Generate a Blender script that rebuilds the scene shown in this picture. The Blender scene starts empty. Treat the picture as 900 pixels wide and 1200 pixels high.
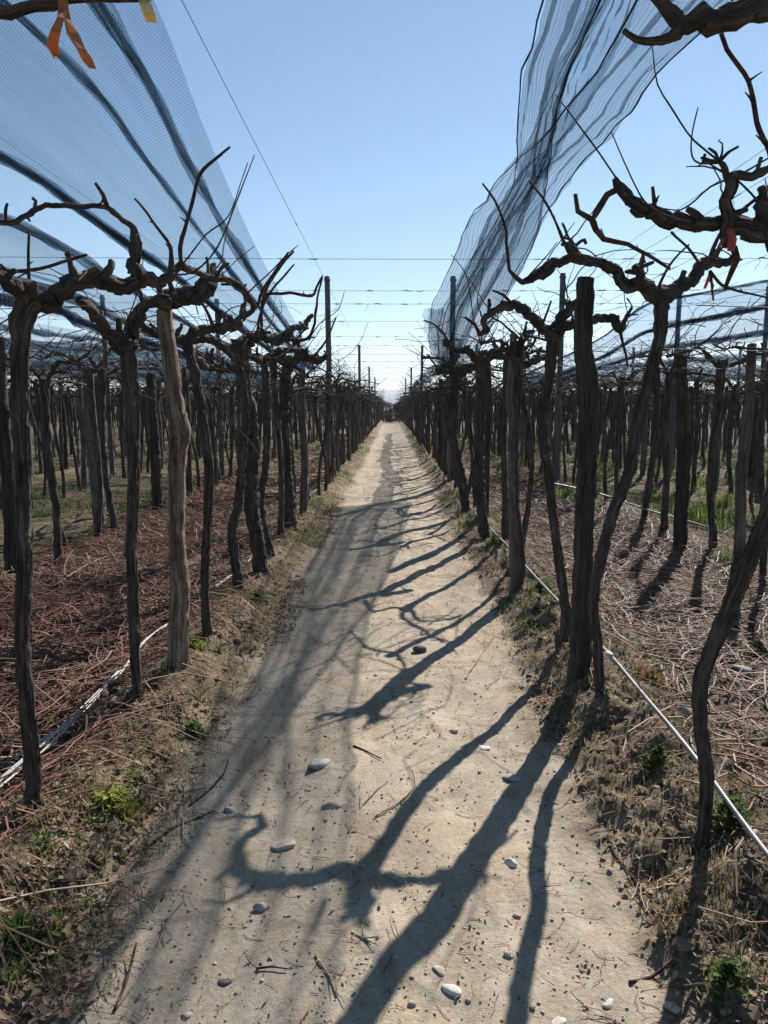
import bpy, math, random
import numpy as np
from mathutils import Vector, Matrix, Euler

random.seed(7)
RNG = np.random.default_rng(11)
R = math.radians
sc = bpy.context.scene
COL = sc.collection

# ------------------------------------------------------------------ camera
cam_d = bpy.data.cameras.new('camera'); cam = bpy.data.objects.new('camera', cam_d); COL.objects.link(cam)
CAM_H = 1.6
cam.location = (0, 0, CAM_H)
cam.rotation_euler = (R(90 - 8.0), 0, R(0.53))
cam_d.sensor_fit = 'VERTICAL'; cam_d.sensor_height = 36; cam_d.lens = 26.1
cam_d.clip_start = 0.05; cam_d.clip_end = 12000
sc.camera = cam
CM = cam.rotation_euler.to_matrix()

# ------------------------------------------------------------------ world + sun
SUN_EL, SUN_AZ = 38.8, 25.5          # azimuth from +Y towards +X
w = bpy.data.worlds.new('World'); sc.world = w; w.use_nodes = True
nt = w.node_tree; nt.nodes.clear()
sky = nt.nodes.new('ShaderNodeTexSky'); sky.sky_type = 'NISHITA'; sky.sun_disc = False
sky.sun_elevation = R(SUN_EL); sky.sun_rotation = R(SUN_AZ)
sky.air_density = 1.0; sky.dust_density = 0.05; sky.ozone_density = 3.0; sky.altitude = 700
bg = nt.nodes.new('ShaderNodeBackground'); bg.inputs[1].default_value = 0.058
wo = nt.nodes.new('ShaderNodeOutputWorld')
hs = nt.nodes.new('ShaderNodeHueSaturation'); hs.inputs['Saturation'].default_value = 1.13; hs.inputs['Hue'].default_value = .488; nt.links.new(sky.outputs[0], hs.inputs['Color']); nt.links.new(hs.outputs[0], bg.inputs[0]); nt.links.new(bg.outputs[0], wo.inputs[0])
sd = bpy.data.lights.new('sun', 'SUN'); sd.energy = 5.0; sd.angle = R(0.42); sd.color = (1.0, 0.955, 0.89)
sun = bpy.data.objects.new('sun', sd); COL.objects.link(sun)
SV = Vector((math.sin(R(SUN_AZ)) * math.cos(R(SUN_EL)), math.cos(R(SUN_AZ)) * math.cos(R(SUN_EL)), math.sin(R(SUN_EL))))
sun.rotation_euler = SV.to_track_quat('Z', 'Y').to_euler(); sun.location = SV * 30
sc.view_settings.view_transform = 'Standard'; sc.view_settings.look = 'None'
sc.view_settings.exposure = 0.94; sc.view_settings.gamma = 1.0
sc.view_settings.use_curve_mapping = False
sc.cycles.transparent_max_bounces = 40
sc.cycles.max_bounces = 6
sc.cycles.volume_bounces = 0
sc.cycles.use_denoising = True

# ------------------------------------------------------------------ helpers
def ray(px, py):
    return CM @ Vector(((px - 450) / 870.0, (600 - py) / 870.0, -1.0))
def P(px, py, Y):
    d = ray(px, py); return Vector((0, 0, CAM_H)) + d * (Y / d.y)
def Gp(px, py, h=0.0):
    d = ray(px, py); return Vector((0, 0, CAM_H)) + d * ((h - CAM_H) / d.z)
def mpp(Y):                                   # metres per photo pixel at distance Y
    return Y / 870.0

def tag(o, label=None, cat=None, group=None, kind=None):
    if label: o['label'] = label
    if cat: o['category'] = cat
    if group: o['group'] = group
    if kind: o['kind'] = kind
    return o
def empty(name, loc):
    o = bpy.data.objects.new(name, None); COL.objects.link(o); o.location = loc; o.empty_display_size = .1
    return o

class MB:
    """collects vertices and faces of one mesh"""
    def __init__(s): s.v = []; s.f = []; s.n = 0; s.bk = []
    def add(s, v, f, bk=None):
        v = np.asarray(v, float); s.v.append(v); s.bk.append(v * 1.0 if bk is None else bk); s.f += [tuple(int(i) + s.n for i in q) for q in f]; s.n += len(v)
    def build(s, name, m, parent=None, smooth=True, off=None):
        v = np.concatenate(s.v) if s.v else np.zeros((0, 3))
        if off is not None: v = v - np.array(off)
        me = bpy.data.meshes.new(name); me.from_pydata(v.tolist(), [], s.f)
        me.attributes.new('limb', 'FLOAT_VECTOR', 'POINT').data.foreach_set('vector', np.concatenate(s.bk).astype(np.float32).ravel())
        me.materials.append(m)
        if smooth: me.polygons.foreach_set('use_smooth', [True] * len(me.polygons))
        o = bpy.data.objects.new(name, me); COL.objects.link(o)
        if parent: o.parent = parent
        return o

def fast_mesh(name, V, F, m, smooth=False, attr=None):
    """big mesh from numpy arrays; F is (n,k)"""
    V = np.asarray(V, np.float32); F = np.asarray(F, np.int32); k = F.shape[1]
    me = bpy.data.meshes.new(name)
    me.vertices.add(len(V)); me.vertices.foreach_set('co', V.ravel())
    me.loops.add(F.size); me.loops.foreach_set('vertex_index', F.ravel())
    me.polygons.add(len(F)); me.polygons.foreach_set('loop_start', np.arange(0, F.size, k, dtype=np.int32))
    me.polygons.foreach_set('use_smooth', np.full(len(F), smooth))
    me.update(calc_edges=True); me.validate()
    if attr:
        for an, av in attr.items():
            a = me.attributes.new(an, 'FLOAT', 'POINT'); a.data.foreach_set('value', np.asarray(av, np.float32))
    me.materials.append(m)
    o = bpy.data.objects.new(name, me); COL.objects.link(o)
    return o

def catmull(pts, rad, step):
    P_ = [np.array(p, float) for p in pts]; out = []; ro = []
    for i in range(len(P_) - 1):
        p0 = P_[max(i - 1, 0)]; p1 = P_[i]; p2 = P_[i + 1]; p3 = P_[min(i + 2, len(P_) - 1)]
        n = max(1, int(np.linalg.norm(p2 - p1) / step))
        for k in range(n):
            t = k / n
            out.append(.5 * ((2 * p1) + (-p0 + p2) * t + (2 * p0 - 5 * p1 + 4 * p2 - p3) * t * t + (-p0 + 3 * p1 - 3 * p2 + p3) * t ** 3))
            ro.append(rad[i] * (1 - t) + rad[i + 1] * t)
    out.append(P_[-1]); ro.append(rad[-1])
    return np.array(out), np.array(ro)

def tube(mb, pts, rad, sides=8, step=.05, gnarl=0.0, wob=0.0, ridge=0.0, cap=True, rg=None):
    rg = rg or np.random.default_rng(random.randrange(1 << 30))
    c, r = catmull(pts, rad, step)
    n = len(c)
    if n < 2: return
    if wob:
        w_ = rg.normal(0, 1, (n, 3)); k = np.array([.25, .5, .25])
        for a in range(3): w_[:, a] = np.convolve(w_[:, a], k, 'same')
        w_[0] = 0
        c = c + w_ * (r[:, None]) * wob
    T = np.gradient(c, axis=0); T /= np.linalg.norm(T, axis=1)[:, None] + 1e-9
    ref = np.array([1., 0, 0]) if abs(T[0][0]) < .8 else np.array([0, 1., 0])
    N = np.zeros((n, 3)); u = ref - T[0] * ref.dot(T[0]); u /= np.linalg.norm(u); N[0] = u
    for i in range(1, n):
        u = u - T[i] * u.dot(T[i]); l = np.linalg.norm(u); u = u / l if l > 1e-6 else N[i - 1]; N[i] = u
    B = np.cross(T, N)
    th = np.linspace(0, 2 * np.pi, sides, endpoint=False)
    rr = r[:, None] * np.ones((n, sides))
    if gnarl:
        g = rg.normal(0, 1, n)
        g = np.convolve(g, [.2, .3, .3, .2], 'same')[:n]
        rr *= 1 + gnarl * .6 * g[:, None]
        h = rg.normal(0, 1, (n, sides)); h = (h + np.roll(h, 1, 1) * .5 + np.roll(h, 1, 0) * .9) / 1.5
        rr *= 1 + gnarl * .8 * h
    if ridge:
        s = np.arange(n) * step
        for k in (3, 5, 7):
            ph = rg.uniform(0, 6.28); tw = rg.uniform(-1.5, 1.5)
            rr *= 1 + ridge * np.sin(k * th[None, :] + ph + tw * s[:, None] + .8 * np.sin(s[:, None] * 5 + ph)) / (k ** .4)
        kk = rg.normal(0, 1, sides) * ridge * .6
        rr *= 1 + kk[None, :]
    V = c[:, None, :] + rr[..., None] * (np.cos(th)[None, :, None] * N[:, None, :] + np.sin(th)[None, :, None] * B[:, None, :])
    sl_ = np.concatenate([[0], np.cumsum(np.linalg.norm(np.diff(c, axis=0), axis=1))]) + rg.uniform(0, 9)
    bk = np.stack([r[:, None] * np.cos(th)[None], r[:, None] * np.sin(th)[None], np.repeat(sl_[:, None], sides, 1)], -1).reshape(-1, 3)
    V = V.reshape(-1, 3); F = []
    for i in range(n - 1):
        for j in range(sides):
            a = i * sides + j; b = i * sides + (j + 1) % sides
            F.append((a, b, b + sides, a + sides))
    if cap:
        bk = np.vstack([bk, [0, 0, sl_[0]], [0, 0, sl_[-1]]])
        V = np.vstack([V, c[0] - T[0] * r[0] * .15, c[-1] + T[-1] * r[-1] * .3]); q0 = n * sides; q1 = q0 + 1
        for j in range(sides):
            F.append((q0, (j + 1) % sides, j)); F.append((q1, (n - 1) * sides + j, (n - 1) * sides + (j + 1) % sides))
    mb.add(V, F, bk)

# ------------------------------------------------------------------ materials
def mat(name):
    m = bpy.data.materials.new(name); m.use_nodes = True; n = m.node_tree.nodes; n.clear()
    o = n.new('ShaderNodeOutputMaterial'); return m, m.node_tree, o
def ramp(nt, fac, stops):
    r = nt.nodes.new('ShaderNodeValToRGB'); e = r.color_ramp.elements
    while len(e) < len(stops): e.new(.5)
    for el, (p, c) in zip(e, stops): el.position = p; el.color = (*c, 1)
    nt.links.new(fac, r.inputs[0]); return r.outputs[0]
def noise(nt, vec, scale, detail=4, rough=.55, dist=0):
    n = nt.nodes.new('ShaderNodeTexNoise'); n.inputs['Scale'].default_value = scale; n.inputs['Detail'].default_value = detail
    n.inputs['Roughness'].default_value = rough; n.inputs['Distortion'].default_value = dist
    if vec is not None: nt.links.new(vec, n.inputs['Vector'])
    return n.outputs[0]
def mapping(nt, vec, scale):
    m = nt.nodes.new('ShaderNodeMapping'); m.inputs['Scale'].default_value = scale; nt.links.new(vec, m.inputs[0]); return m.outputs[0]
def mix(nt, f, a, b, mode='MIX'):
    m = nt.nodes.new('ShaderNodeMix'); m.data_type = 'RGBA'; m.blend_type = mode
    for s, v in ((m.inputs['Factor'], f), (m.inputs[6], a), (m.inputs[7], b)):
        if isinstance(v, (int, float)): s.default_value = v
        elif isinstance(v, tuple): s.default_value = (*v, 1)
        else: nt.links.new(v, s)
    return m.outputs[2]
def math_(nt, op, a, b=None, c=None):
    m = nt.nodes.new('ShaderNodeMath'); m.operation = op
    for i, v in enumerate((a, b, c)):
        if v is None: continue
        if isinstance(v, (int, float)): m.inputs[i].default_value = v
        else: nt.links.new(v, m.inputs[i])
    return m.outputs[0]
def bump(nt, h, strength, dist):
    b = nt.nodes.new('ShaderNodeBump'); b.inputs['Strength'].default_value = strength; b.inputs['Distance'].default_value = dist
    nt.links.new(h, b.inputs['Height']); return b.outputs[0]
def bsdf(nt, out, col, rough=.9, normal=None, spec=.3):
    p = nt.nodes.new('ShaderNodeBsdfPrincipled'); p.inputs['Roughness'].default_value = rough
    p.inputs['Specular IOR Level'].default_value = spec
    if isinstance(col, tuple): p.inputs['Base Color'].default_value = (*col, 1)
    else: nt.links.new(col, p.inputs['Base Color'])
    if normal is not None: nt.links.new(normal, p.inputs['Normal'])
    nt.links.new(p.outputs[0], out.inputs[0]); return p
def objco(nt):
    return nt.nodes.new('ShaderNodeTexCoord').outputs['Object']
def island(nt):
    return nt.nodes.new('ShaderNodeNewGeometry').outputs['Random Per Island']

def bark(name, stops, sc_=(38, 38, 3.2), bs=.9, bd=.012, far=False):
    m, n, o = mat(name); an_ = n.nodes.new('ShaderNodeAttribute'); an_.attribute_name = 'limb'; co = objco(n) if far else an_.outputs['Vector']
    st = mapping(n, co, sc_)
    f1 = noise(n, st, 1.0, 6, .62, .6); f2 = noise(n, co, 9, 4, .6)
    oi = n.nodes.new('ShaderNodeObjectInfo').outputs['Random']
    f = math_(n, 'ADD', math_(n, 'MULTIPLY', f1, .75), math_(n, 'MULTIPLY', f2, .3))
    c = ramp(n, f, stops)
    c = mix(n, math_(n, 'MULTIPLY', oi, .3), c, (.05, .042, .036))
    crk = ramp(n, noise(n, mapping(n, co, (sc_[0] * 1.9, sc_[1] * 1.9, sc_[2] * 2.2)), 1, 5, .7, 1.2), [(.36, (.25, .23, .22)), (.50, (1, 1, 1))]); c = mix(n, .85, c, crk, 'MULTIPLY')
    hgt = math_(n, 'ADD', f1, math_(n, 'MULTIPLY', noise(n, co, 60, 3), .35))
    bsdf(n, o, c, .93, bump(n, hgt, bs, bd), .15); return m
M = {}
M['bark'] = bark('vine_bark', [(.32, (.018, .014, .012)), (.47, (.062, .049, .041)), (.60, (.13, .103, .085)), (.76, (.27, .225, .19))], (46, 46, 3.6), 1.0, .02)
M['bark_far'] = bark('far_vine_bark', [(.32, (.018, .014, .012)), (.47, (.062, .049, .041)), (.60, (.13, .103, .085)), (.76, (.27, .225, .19))], (46, 46, 3.6), 1.0, .02, True)
M['wood_pale'] = bark('pale_post_wood', [(.33, (.035, .027, .022)), (.45, (.12, .085, .062)), (.56, (.24, .17, .125)), (.72, (.42, .33, .26))], (34, 34, 2.4), 1.0, .016)
M['wood_dark'] = bark('dark_post_wood', [(.3, (.018, .015, .013)), (.5, (.055, .045, .038)), (.62, (.10, .08, .066)), (.8, (.17, .135, .11))], (34, 34, 1.8), .9, .012)
M['wood_grey'] = bark('weathered_grey_wood', [(.3, (.05, .043, .037)), (.5, (.12, .10, .085)), (.62, (.19, .16, .135)), (.8, (.28, .24, .20))], (34, 34, 1.8), .7, .01)
M['cane'] = bark('brown_cane_bark', [(.3, (.022, .013, .011)), (.5, (.07, .038, .029)), (.7, (.15, .085, .062))], (20, 20, 20), .4, .002)
m, n, o = mat('grey_metal_pole'); c = ramp(n, noise(n, mapping(n, objco(n), (30, 30, 2)), 1, 4), [(.3, (.07, .07, .075)), (.7, (.15, .15, .155))])
bsdf(n, o, c, .75, None, .3); M['pole'] = m
m, n, o = mat('wire_steel'); bsdf(n, o, (.10, .10, .11), .6); M['wire'] = m
def litter_mat(name, stops, rough=.85, trans=None):
    m, n, o = mat(name); c = ramp(n, island(n), stops)
    c = mix(n, math_(n, 'MULTIPLY', noise(n, objco(n), 25, 3), .35), c, (.07, .045, .035))
    p = bsdf(n, o, c, rough, None, .15)
    if trans:
        t = n.nodes.new('ShaderNodeBsdfTranslucent'); n.links.new(c, t.inputs[0]); mx = n.nodes.new('ShaderNodeMixShader')
        mx.inputs[0].default_value = trans; n.links.new(p.outputs[0], mx.inputs[1]); n.links.new(t.outputs[0], mx.inputs[2]); n.links.new(mx.outputs[0], o.inputs[0])
    M[name] = m; return m
litter_mat('cut_canes', [(0, (.06, .03, .023)), (.35, (.15, .075, .052)), (.65, (.26, .14, .10)), (.88, (.29, .165, .12)), (1, (.45, .34, .26))], .6)
litter_mat('dry_leaves', [(0, (.12, .07, .04)), (.4, (.24, .16, .10)), (.75, (.36, .27, .18)), (1, (.48, .40, .30))], .9, .25)
litter_mat('soil_clods', [(0, (.06, .042, .028)), (.5, (.13, .095, .062)), (1, (.25, .20, .14))], 1)
litter_mat('pebble_stone', [(0, (.24, .20, .15)), (.4, (.36, .30, .23)), (.8, (.44, .37, .29)), (1, (.58, .52, .44))], .85)
litter_mat('green_blades', [(0, (.035, .085, .018)), (.5, (.075, .15, .03)), (.85, (.14, .20, .045)), (1, (.26, .24, .07))], .6, .45)
litter_mat('dry_blades', [(0, (.12, .11, .045)), (.5, (.26, .22, .11)), (1, (.42, .35, .20))], .8, .35)
litter_mat('red_weed', [(0, (.08, .13, .03)), (.4, (.26, .20, .05)), (.7, (.30, .12, .05)), (1, (.34, .07, .045))], .6, .45)
litter_mat('yellow_weed', [(0, (.10, .17, .03)), (.5, (.25, .28, .05)), (1, (.45, .40, .07))], .6, .45)

def stone_mat(name, a, b):
    m, n, o = mat(name); co = objco(n); c = ramp(n, noise(n, co, 28, 6, .6), [(.35, a), (.65, b)])
    bsdf(n, o, c, .85, bump(n, noise(n, co, 60, 5), .5, .004), .25); M[name] = m
stone_mat('stone_grey', (.24, .22, .20), (.42, .385, .34)); stone_mat('stone_tan', (.33, .275, .21), (.50, .43, .34))
stone_mat('stone_dark', (.07, .06, .055), (.15, .13, .12)); stone_mat('stone_pale', (.42, .385, .335), (.64, .60, .53)); stone_mat('stone_pink', (.26, .18, .15), (.38, .29, .25))
m, n, o = mat('pale_hose_plastic'); c = ramp(n, noise(n, objco(n), 9, 4), [(.3, (.10, .097, .093)), (.7, (.22, .21, .20))])
bsdf(n, o, c, .45, None, .4); M['hose'] = m
m, n, o = mat('white_drip_plastic'); bsdf(n, o, (.42, .41, .39), .55, None, .3); M['drip'] = m
m, n, o = mat('black_hose_plastic'); bsdf(n, o, (.05, .05, .05), .4, None, .4); M['blackhose'] = m
def tie_mat(name, col):
    m, n, o = mat(name); c = mix(n, noise(n, objco(n), 40, 3), col, tuple(x * .55 for x in col))
    p = bsdf(n, o, c, .55, None, .4); t = n.nodes.new('ShaderNodeBsdfTranslucent'); n.links.new(c, t.inputs[0]); mx = n.nodes.new('ShaderNodeMixShader')
    mx.inputs[0].default_value = .4; n.links.new(p.outputs[0], mx.inputs[1]); n.links.new(t.outputs[0], mx.inputs[2]); n.links.new(mx.outputs[0], o.inputs[0]); M[name] = m
tie_mat('tie_orange', (.62, .27, .10)); tie_mat('tie_yellow', (.80, .62, .28)); tie_mat('tie_red', (.62, .13, .09))

def net_mat(name, cover, col, tcol, per=.02):
    m, n, o = mat(name); tc = n.nodes.new('ShaderNodeTexCoord').outputs['UV']
    # woven threads: two crossed sets of lines in the cloth's own (metric) uv
    sep = n.nodes.new('ShaderNodeSeparateXYZ'); n.links.new(tc, sep.inputs[0])
    def lines(ch, per):
        s = math_(n, 'SINE', math_(n, 'MULTIPLY', ch, 2 * math.pi / per))
        return math_(n, 'MULTIPLY_ADD', s, .5, .5)
    lx = lines(sep.outputs[0], per); ly = lines(sep.outputs[1], per * 1.25)
    weave = math_(n, 'MAXIMUM', lx, ly)
    weave = math_(n, 'POWER', weave, 3)
    var = noise(n, mapping(n, tc, (3.0, .35, 1)), 1.0, 4, .6)
    a = math_(n, 'MULTIPLY', math_(n, 'MULTIPLY_ADD', weave, 1.0, .5), cover)
    a = math_(n, 'MULTIPLY', a, math_(n, 'MULTIPLY_ADD', var, .9, .55))
    # seen at a slant the threads close up
    lw = n.nodes.new('ShaderNodeLayerWeight'); lw.inputs[0].default_value = .35
    a = math_(n, 'MINIMUM', math_(n, 'MULTIPLY_ADD', lw.outputs['Facing'], .12, a), .95)
    d = n.nodes.new('ShaderNodeBsdfDiffuse'); d.inputs[0].default_value = (*col, 1)
    t = n.nodes.new('ShaderNodeBsdfTranslucent'); t.inputs[0].default_value = (*tcol, 1)
    mx = n.nodes.new('ShaderNodeMixShader'); mx.inputs[0].default_value = .4
    n.links.new(d.outputs[0], mx.inputs[1]); n.links.new(t.outputs[0], mx.inputs[2])
    tr = n.nodes.new('ShaderNodeBsdfTransparent'); m2 = n.nodes.new('ShaderNodeMixShader')
    n.links.new(a, m2.inputs[0]); n.links.new(tr.outputs[0], m2.inputs[1]); n.links.new(mx.outputs[0], m2.inputs[2]); n.links.new(m2.outputs[0], o.inputs[0])
    M[name] = m
net_mat('net_sheet', .34, (.045, .115, .215), (.045, .115, .215), .019)
net_mat('net_thin', .26, (.07, .12, .18), (.06, .11, .17), .022)
net_mat('net_fold', .33, (.03, .058, .10), (.035, .07, .12), .024)

# ------------------------------------------------------------------ ground height
def vnoise(x, y, seed=0):
    x = np.asarray(x, float); y = np.asarray(y, float)
    xi = np.floor(x).astype(np.int64); yi = np.floor(y).astype(np.int64); xf = x - xi; yf = y - yi
    def h(a, b):
        n_ = (a * 374761393 + b * 668265263 + seed * 974711) & 0x7fffffff
        n_ = ((n_ ^ (n_ >> 13)) * 1274126177) & 0x7fffffff
        return ((n_ ^ (n_ >> 16)) & 0xffff) / 65535.0
    u = xf * xf * (3 - 2 * xf); v = yf * yf * (3 - 2 * yf)
    return (h(xi, yi) * (1 - u) + h(xi + 1, yi) * u) * (1 - v) + (h(xi, yi + 1) * (1 - u) + h(xi + 1, yi + 1) * u) * v
def fbm(x, y, sc0, oct_=4, seed=0, gain=.5):
    s = 0; a = 1; t = 0
    for i in range(oct_):
        s = s + a * (vnoise(x * sc0 * 2 ** i + 13.7 * i, y * sc0 * 2 ** i - 7.1 * i, seed + i) - .5); t += a; a *= gain
    return s / t * 2
def sstep(a, b, x):
    t = np.clip((x - a) / (b - a), 0, 1); return t * t * (3 - 2 * t)
def path_half(x, y):
    return .82 + .15 * fbm(y * .7 + np.sign(x) * 40, np.sign(x) * 3 + y * 0, 1.0, 4, 5)
def zone_path(x, y):
    return 1 - sstep(-.10, .12, np.abs(x) - path_half(x, y) - .09 * fbm(x, y, 7, 2, 21))
ROWX = [1.25 + (0 if i == 0 else 2.2 + 2.3 * (i - 1)) for i in range(22)]
def hgt(x, y):
    x = np.asarray(x, float); y = np.asarray(y, float)
    zp = zone_path(x, y); near = 1 - sstep(25, 80, np.abs(y))
    b = np.exp(-((np.abs(x) - 1.22) / .27) ** 2) * (.115 + .035 * fbm(x, y, 1.1, 2, 31))
    for rx in ROWX[1:8]: b = b + np.exp(-((np.abs(x) - rx) / .32) ** 2) * .09
    h = b * (1 - zp * .75)
    h = h + fbm(x, y, .6, 3, 3) * .025
    rough = (1 - zp) * near
    h = h + rough * (fbm(x, y, 5.5, 4, 9, .6) * (.050 + .055 * (x > 0) * np.exp(-((x - 1.15) / .35) ** 2)) + np.maximum(fbm(x, y, 9, 3, 17), 0) * .05 * np.exp(-((np.abs(x) - 1.12) / .3) ** 2))
    h = h + zp * near * (fbm(x * 1.6, y * .7, 3.0, 4, 12) * .018 + fbm(x, y, 11, 3, 13) * .005 + np.abs(fbm(x, y, 14, 2, 19)) * .006)
    h = h - zp * near * .018 * np.exp(-((np.abs(x) - .5) / .16) ** 2)
    far = sstep(150, 900, np.hypot(x, y))
    return h * (1 - far)
def H(x, y): return float(hgt(np.array([x]), np.array([y]))[0])

def axis_x():
    a = list(np.arange(0, 2.3, .026)); s = .03
    while a[-1] < 5500: a.append(a[-1] + s); s = max(s, .022 * a[-1]) if a[-1] < 12 else s * 1.14
    a = np.array(a); return np.concatenate([-a[:0:-1], a])
def axis_y():
    a = [1.2]
    while a[-1] < 5600:
        y = a[-1]; s = .022 if y < 4 else (.0065 * y if y < 30 else (.02 * y if y < 150 else .08 * y)); a.append(y + s)
    b = [1.2]; s = .05
    while b[-1] > -60: b.append(b[-1] - s); s *= 1.15
    return np.array(b[:0:-1] + a)
ax, ay = axis_x(), axis_y()
GX, GY = np.meshgrid(ax, ay); GZ = hgt(GX, GY); ZP = zone_path(GX, GY)
# soil material shared by path and field, blended by what the ground is
m, n, o = mat('soil'); co = objco(n)
at = n.nodes.new('ShaderNodeAttribute'); at.attribute_name = 'trodden'
zf = at.outputs['Fac']
pn = noise(n, co, 2.2, 8, .62, .3); fine = noise(n, co, 55, 6, .7); gran = noise(n, co, 190, 3, .6)
pc = ramp(n, math_(n, 'ADD', math_(n, 'MULTIPLY', pn, .6), math_(n, 'MULTIPLY', fine, .4)), [(.34, (.18, .142, .104)), (.45, (.285, .236, .18)), (.55, (.365, .31, .242)), (.68, (.50, .44, .355))])
fn = noise(n, co, 6, 8, .7, .4)
fc = ramp(n, math_(n, 'ADD', math_(n, 'MULTIPLY', fn, .6), math_(n, 'MULTIPLY', fine, .4)), [(.35, (.055, .041, .027)), (.47, (.15, .112, .075)), (.58, (.27, .21, .148)), (.72, (.45, .375, .28))])
sp_ = n.nodes.new('ShaderNodeSeparateXYZ'); n.links.new(co, sp_.inputs[0]); axx = math_(n, 'ABSOLUTE', sp_.outputs[0])
fld = n.nodes.new('ShaderNodeMapRange'); fld.inputs[1].default_value = 2.2; fld.inputs[2].default_value = 4.2; n.links.new(axx, fld.inputs[0])
gp_ = ramp(n, noise(n, co, 1.3, 6, .65), [(.44, (0, 0, 0)), (.60, (1, 1, 1))])
fc = mix(n, math_(n, 'MULTIPLY', math_(n, 'MULTIPLY', fld.outputs[0], gp_), .75), fc, (.055, .075, .028))
fc = mix(n, math_(n, 'MULTIPLY', fld.outputs[0], .45), fc, (.075, .055, .035))
trk = noise(n, mapping(n, co, (6, .9, 1)), 1.0, 5, .6, .3); pc = mix(n, math_(n, 'MULTIPLY', ramp(n, trk, [(.45, (0, 0, 0)), (.65, (1, 1, 1))]), .4), pc, (.50, .43, .34))
pc = mix(n, math_(n, 'MULTIPLY', ramp(n, noise(n, co, 1.1, 5, .6), [(.48, (0, 0, 0)), (.66, (1, 1, 1))]), .55), pc, (.40, .28, .17))
blot = ramp(n, noise(n, co, 9, 7, .7, .6), [(.42, (0, 0, 0)), (.62, (1, 1, 1))])
pc = mix(n, math_(n, 'MULTIPLY', blot, .35), pc, (.22, .165, .11))
c = mix(n, zf, fc, pc)
vor = n.nodes.new('ShaderNodeTexVoronoi'); vor.inputs['Scale'].default_value = 75; n.links.new(co, vor.inputs['Vector'])
spk = math_(n, 'LESS_THAN', vor.outputs['Distance'], .22)
c = mix(n, math_(n, 'MULTIPLY', spk, .7), c, vor.outputs['Color'], 'SOFT_LIGHT')
hh = math_(n, 'ADD', math_(n, 'MULTIPLY', fine, .6), math_(n, 'MULTIPLY', gran, .15)); hh = math_(n, 'ADD', hh, math_(n, 'MULTIPLY', spk, .12)); hh = math_(n, 'ADD', hh, pn)
bs = bump(n, hh, 1.0, .03); n.links.new(math_(n, 'MULTIPLY_ADD', zf, -.5, 1.0), bs.node.inputs['Strength'])
bsdf(n, o, c, .97, bs, .1); M['soil'] = m

ny, nx = GX.shape
idx = np.arange(ny * nx).reshape(ny, nx)
Q = np.stack([idx[:-1, :-1], idx[:-1, 1:], idx[1:, 1:], idx[1:, :-1]], -1).reshape(-1, 4)
cx = (GX[:-1, :-1] + GX[1:, 1:]).ravel() / 2; cy = (GY[:-1, :-1] + GY[1:, 1:]).ravel() / 2
isp = (np.abs(cx) < path_half(cx, cy)) & (cy < 78)
V = np.stack([GX, GY, GZ], -1).reshape(-1, 3); zz = ZP.ravel()
zz = zz * (1 - sstep(66, 80, V[:, 1]))
for nm, sel in (('ground', ~isp), ('dirt_path', isp)):
    q = Q[sel]; u, inv = np.unique(q, return_inverse=True)
    ob = fast_mesh(nm, V[u], inv.reshape(-1, 4), M['soil'], True, {'trodden': zz[u]})
    tag(ob, kind='structure')

# distant mountains
m, n, o = mat('mountain_rock'); co = objco(n)
c = ramp(n, noise(n, co, .004, 8, .65), [(.4, (.13, .14, .15)), (.6, (.26, .26, .27))]); bsdf(n, o, c, 1); M['mount'] = m
xs = np.linspace(-5200, 5200, 300); rows_ = np.linspace(0, 1, 12)
pk = 100 + 90 * (fbm(xs, xs * 0, .0011, 6, 77) + .1)
mx_, mr = np.meshgrid(xs, rows_); my = 4000 + 900 * mr; mz = pk[None, :] * np.sin(mr * np.pi) ** .8 * (1 + .25 * fbm(mx_, my, .004, 4, 8)) - 2
idm = np.arange(mx_.size).reshape(mx_.shape); qm = np.stack([idm[:-1, :-1], idm[:-1, 1:], idm[1:, 1:], idm[1:, :-1]], -1).reshape(-1, 4)
tag(fast_mesh('hills', np.stack([mx_, my, mz], -1).reshape(-1, 3), qm, M['mount'], True), kind='structure')

# air
hz = MB(); x0, x1, y0, y1, z0, z1 = -5600, 5600, -70, 5700, -4, 420
hz.add([(x0, y0, z0), (x1, y0, z0), (x1, y1, z0), (x0, y1, z0), (x0, y0, z1), (x1, y0, z1), (x1, y1, z1), (x0, y1, z1)],
       [(0, 3, 2, 1), (4, 5, 6, 7), (0, 1, 5, 4), (1, 2, 6, 5), (2, 3, 7, 6), (3, 0, 4, 7)])
m, n, o = mat('air'); pv = n.nodes.new('ShaderNodeVolumePrincipled'); pv.inputs['Density'].default_value = .00016
pv.inputs['Color'].default_value = (.80, .88, 1, 1); pv.inputs['Anisotropy'].default_value = .3; n.links.new(pv.outputs[0], o.inputs['Volume'])
USE_HAZE = True
if USE_HAZE: tag(hz.build('haze', m, smooth=False), kind='stuff')

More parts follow.
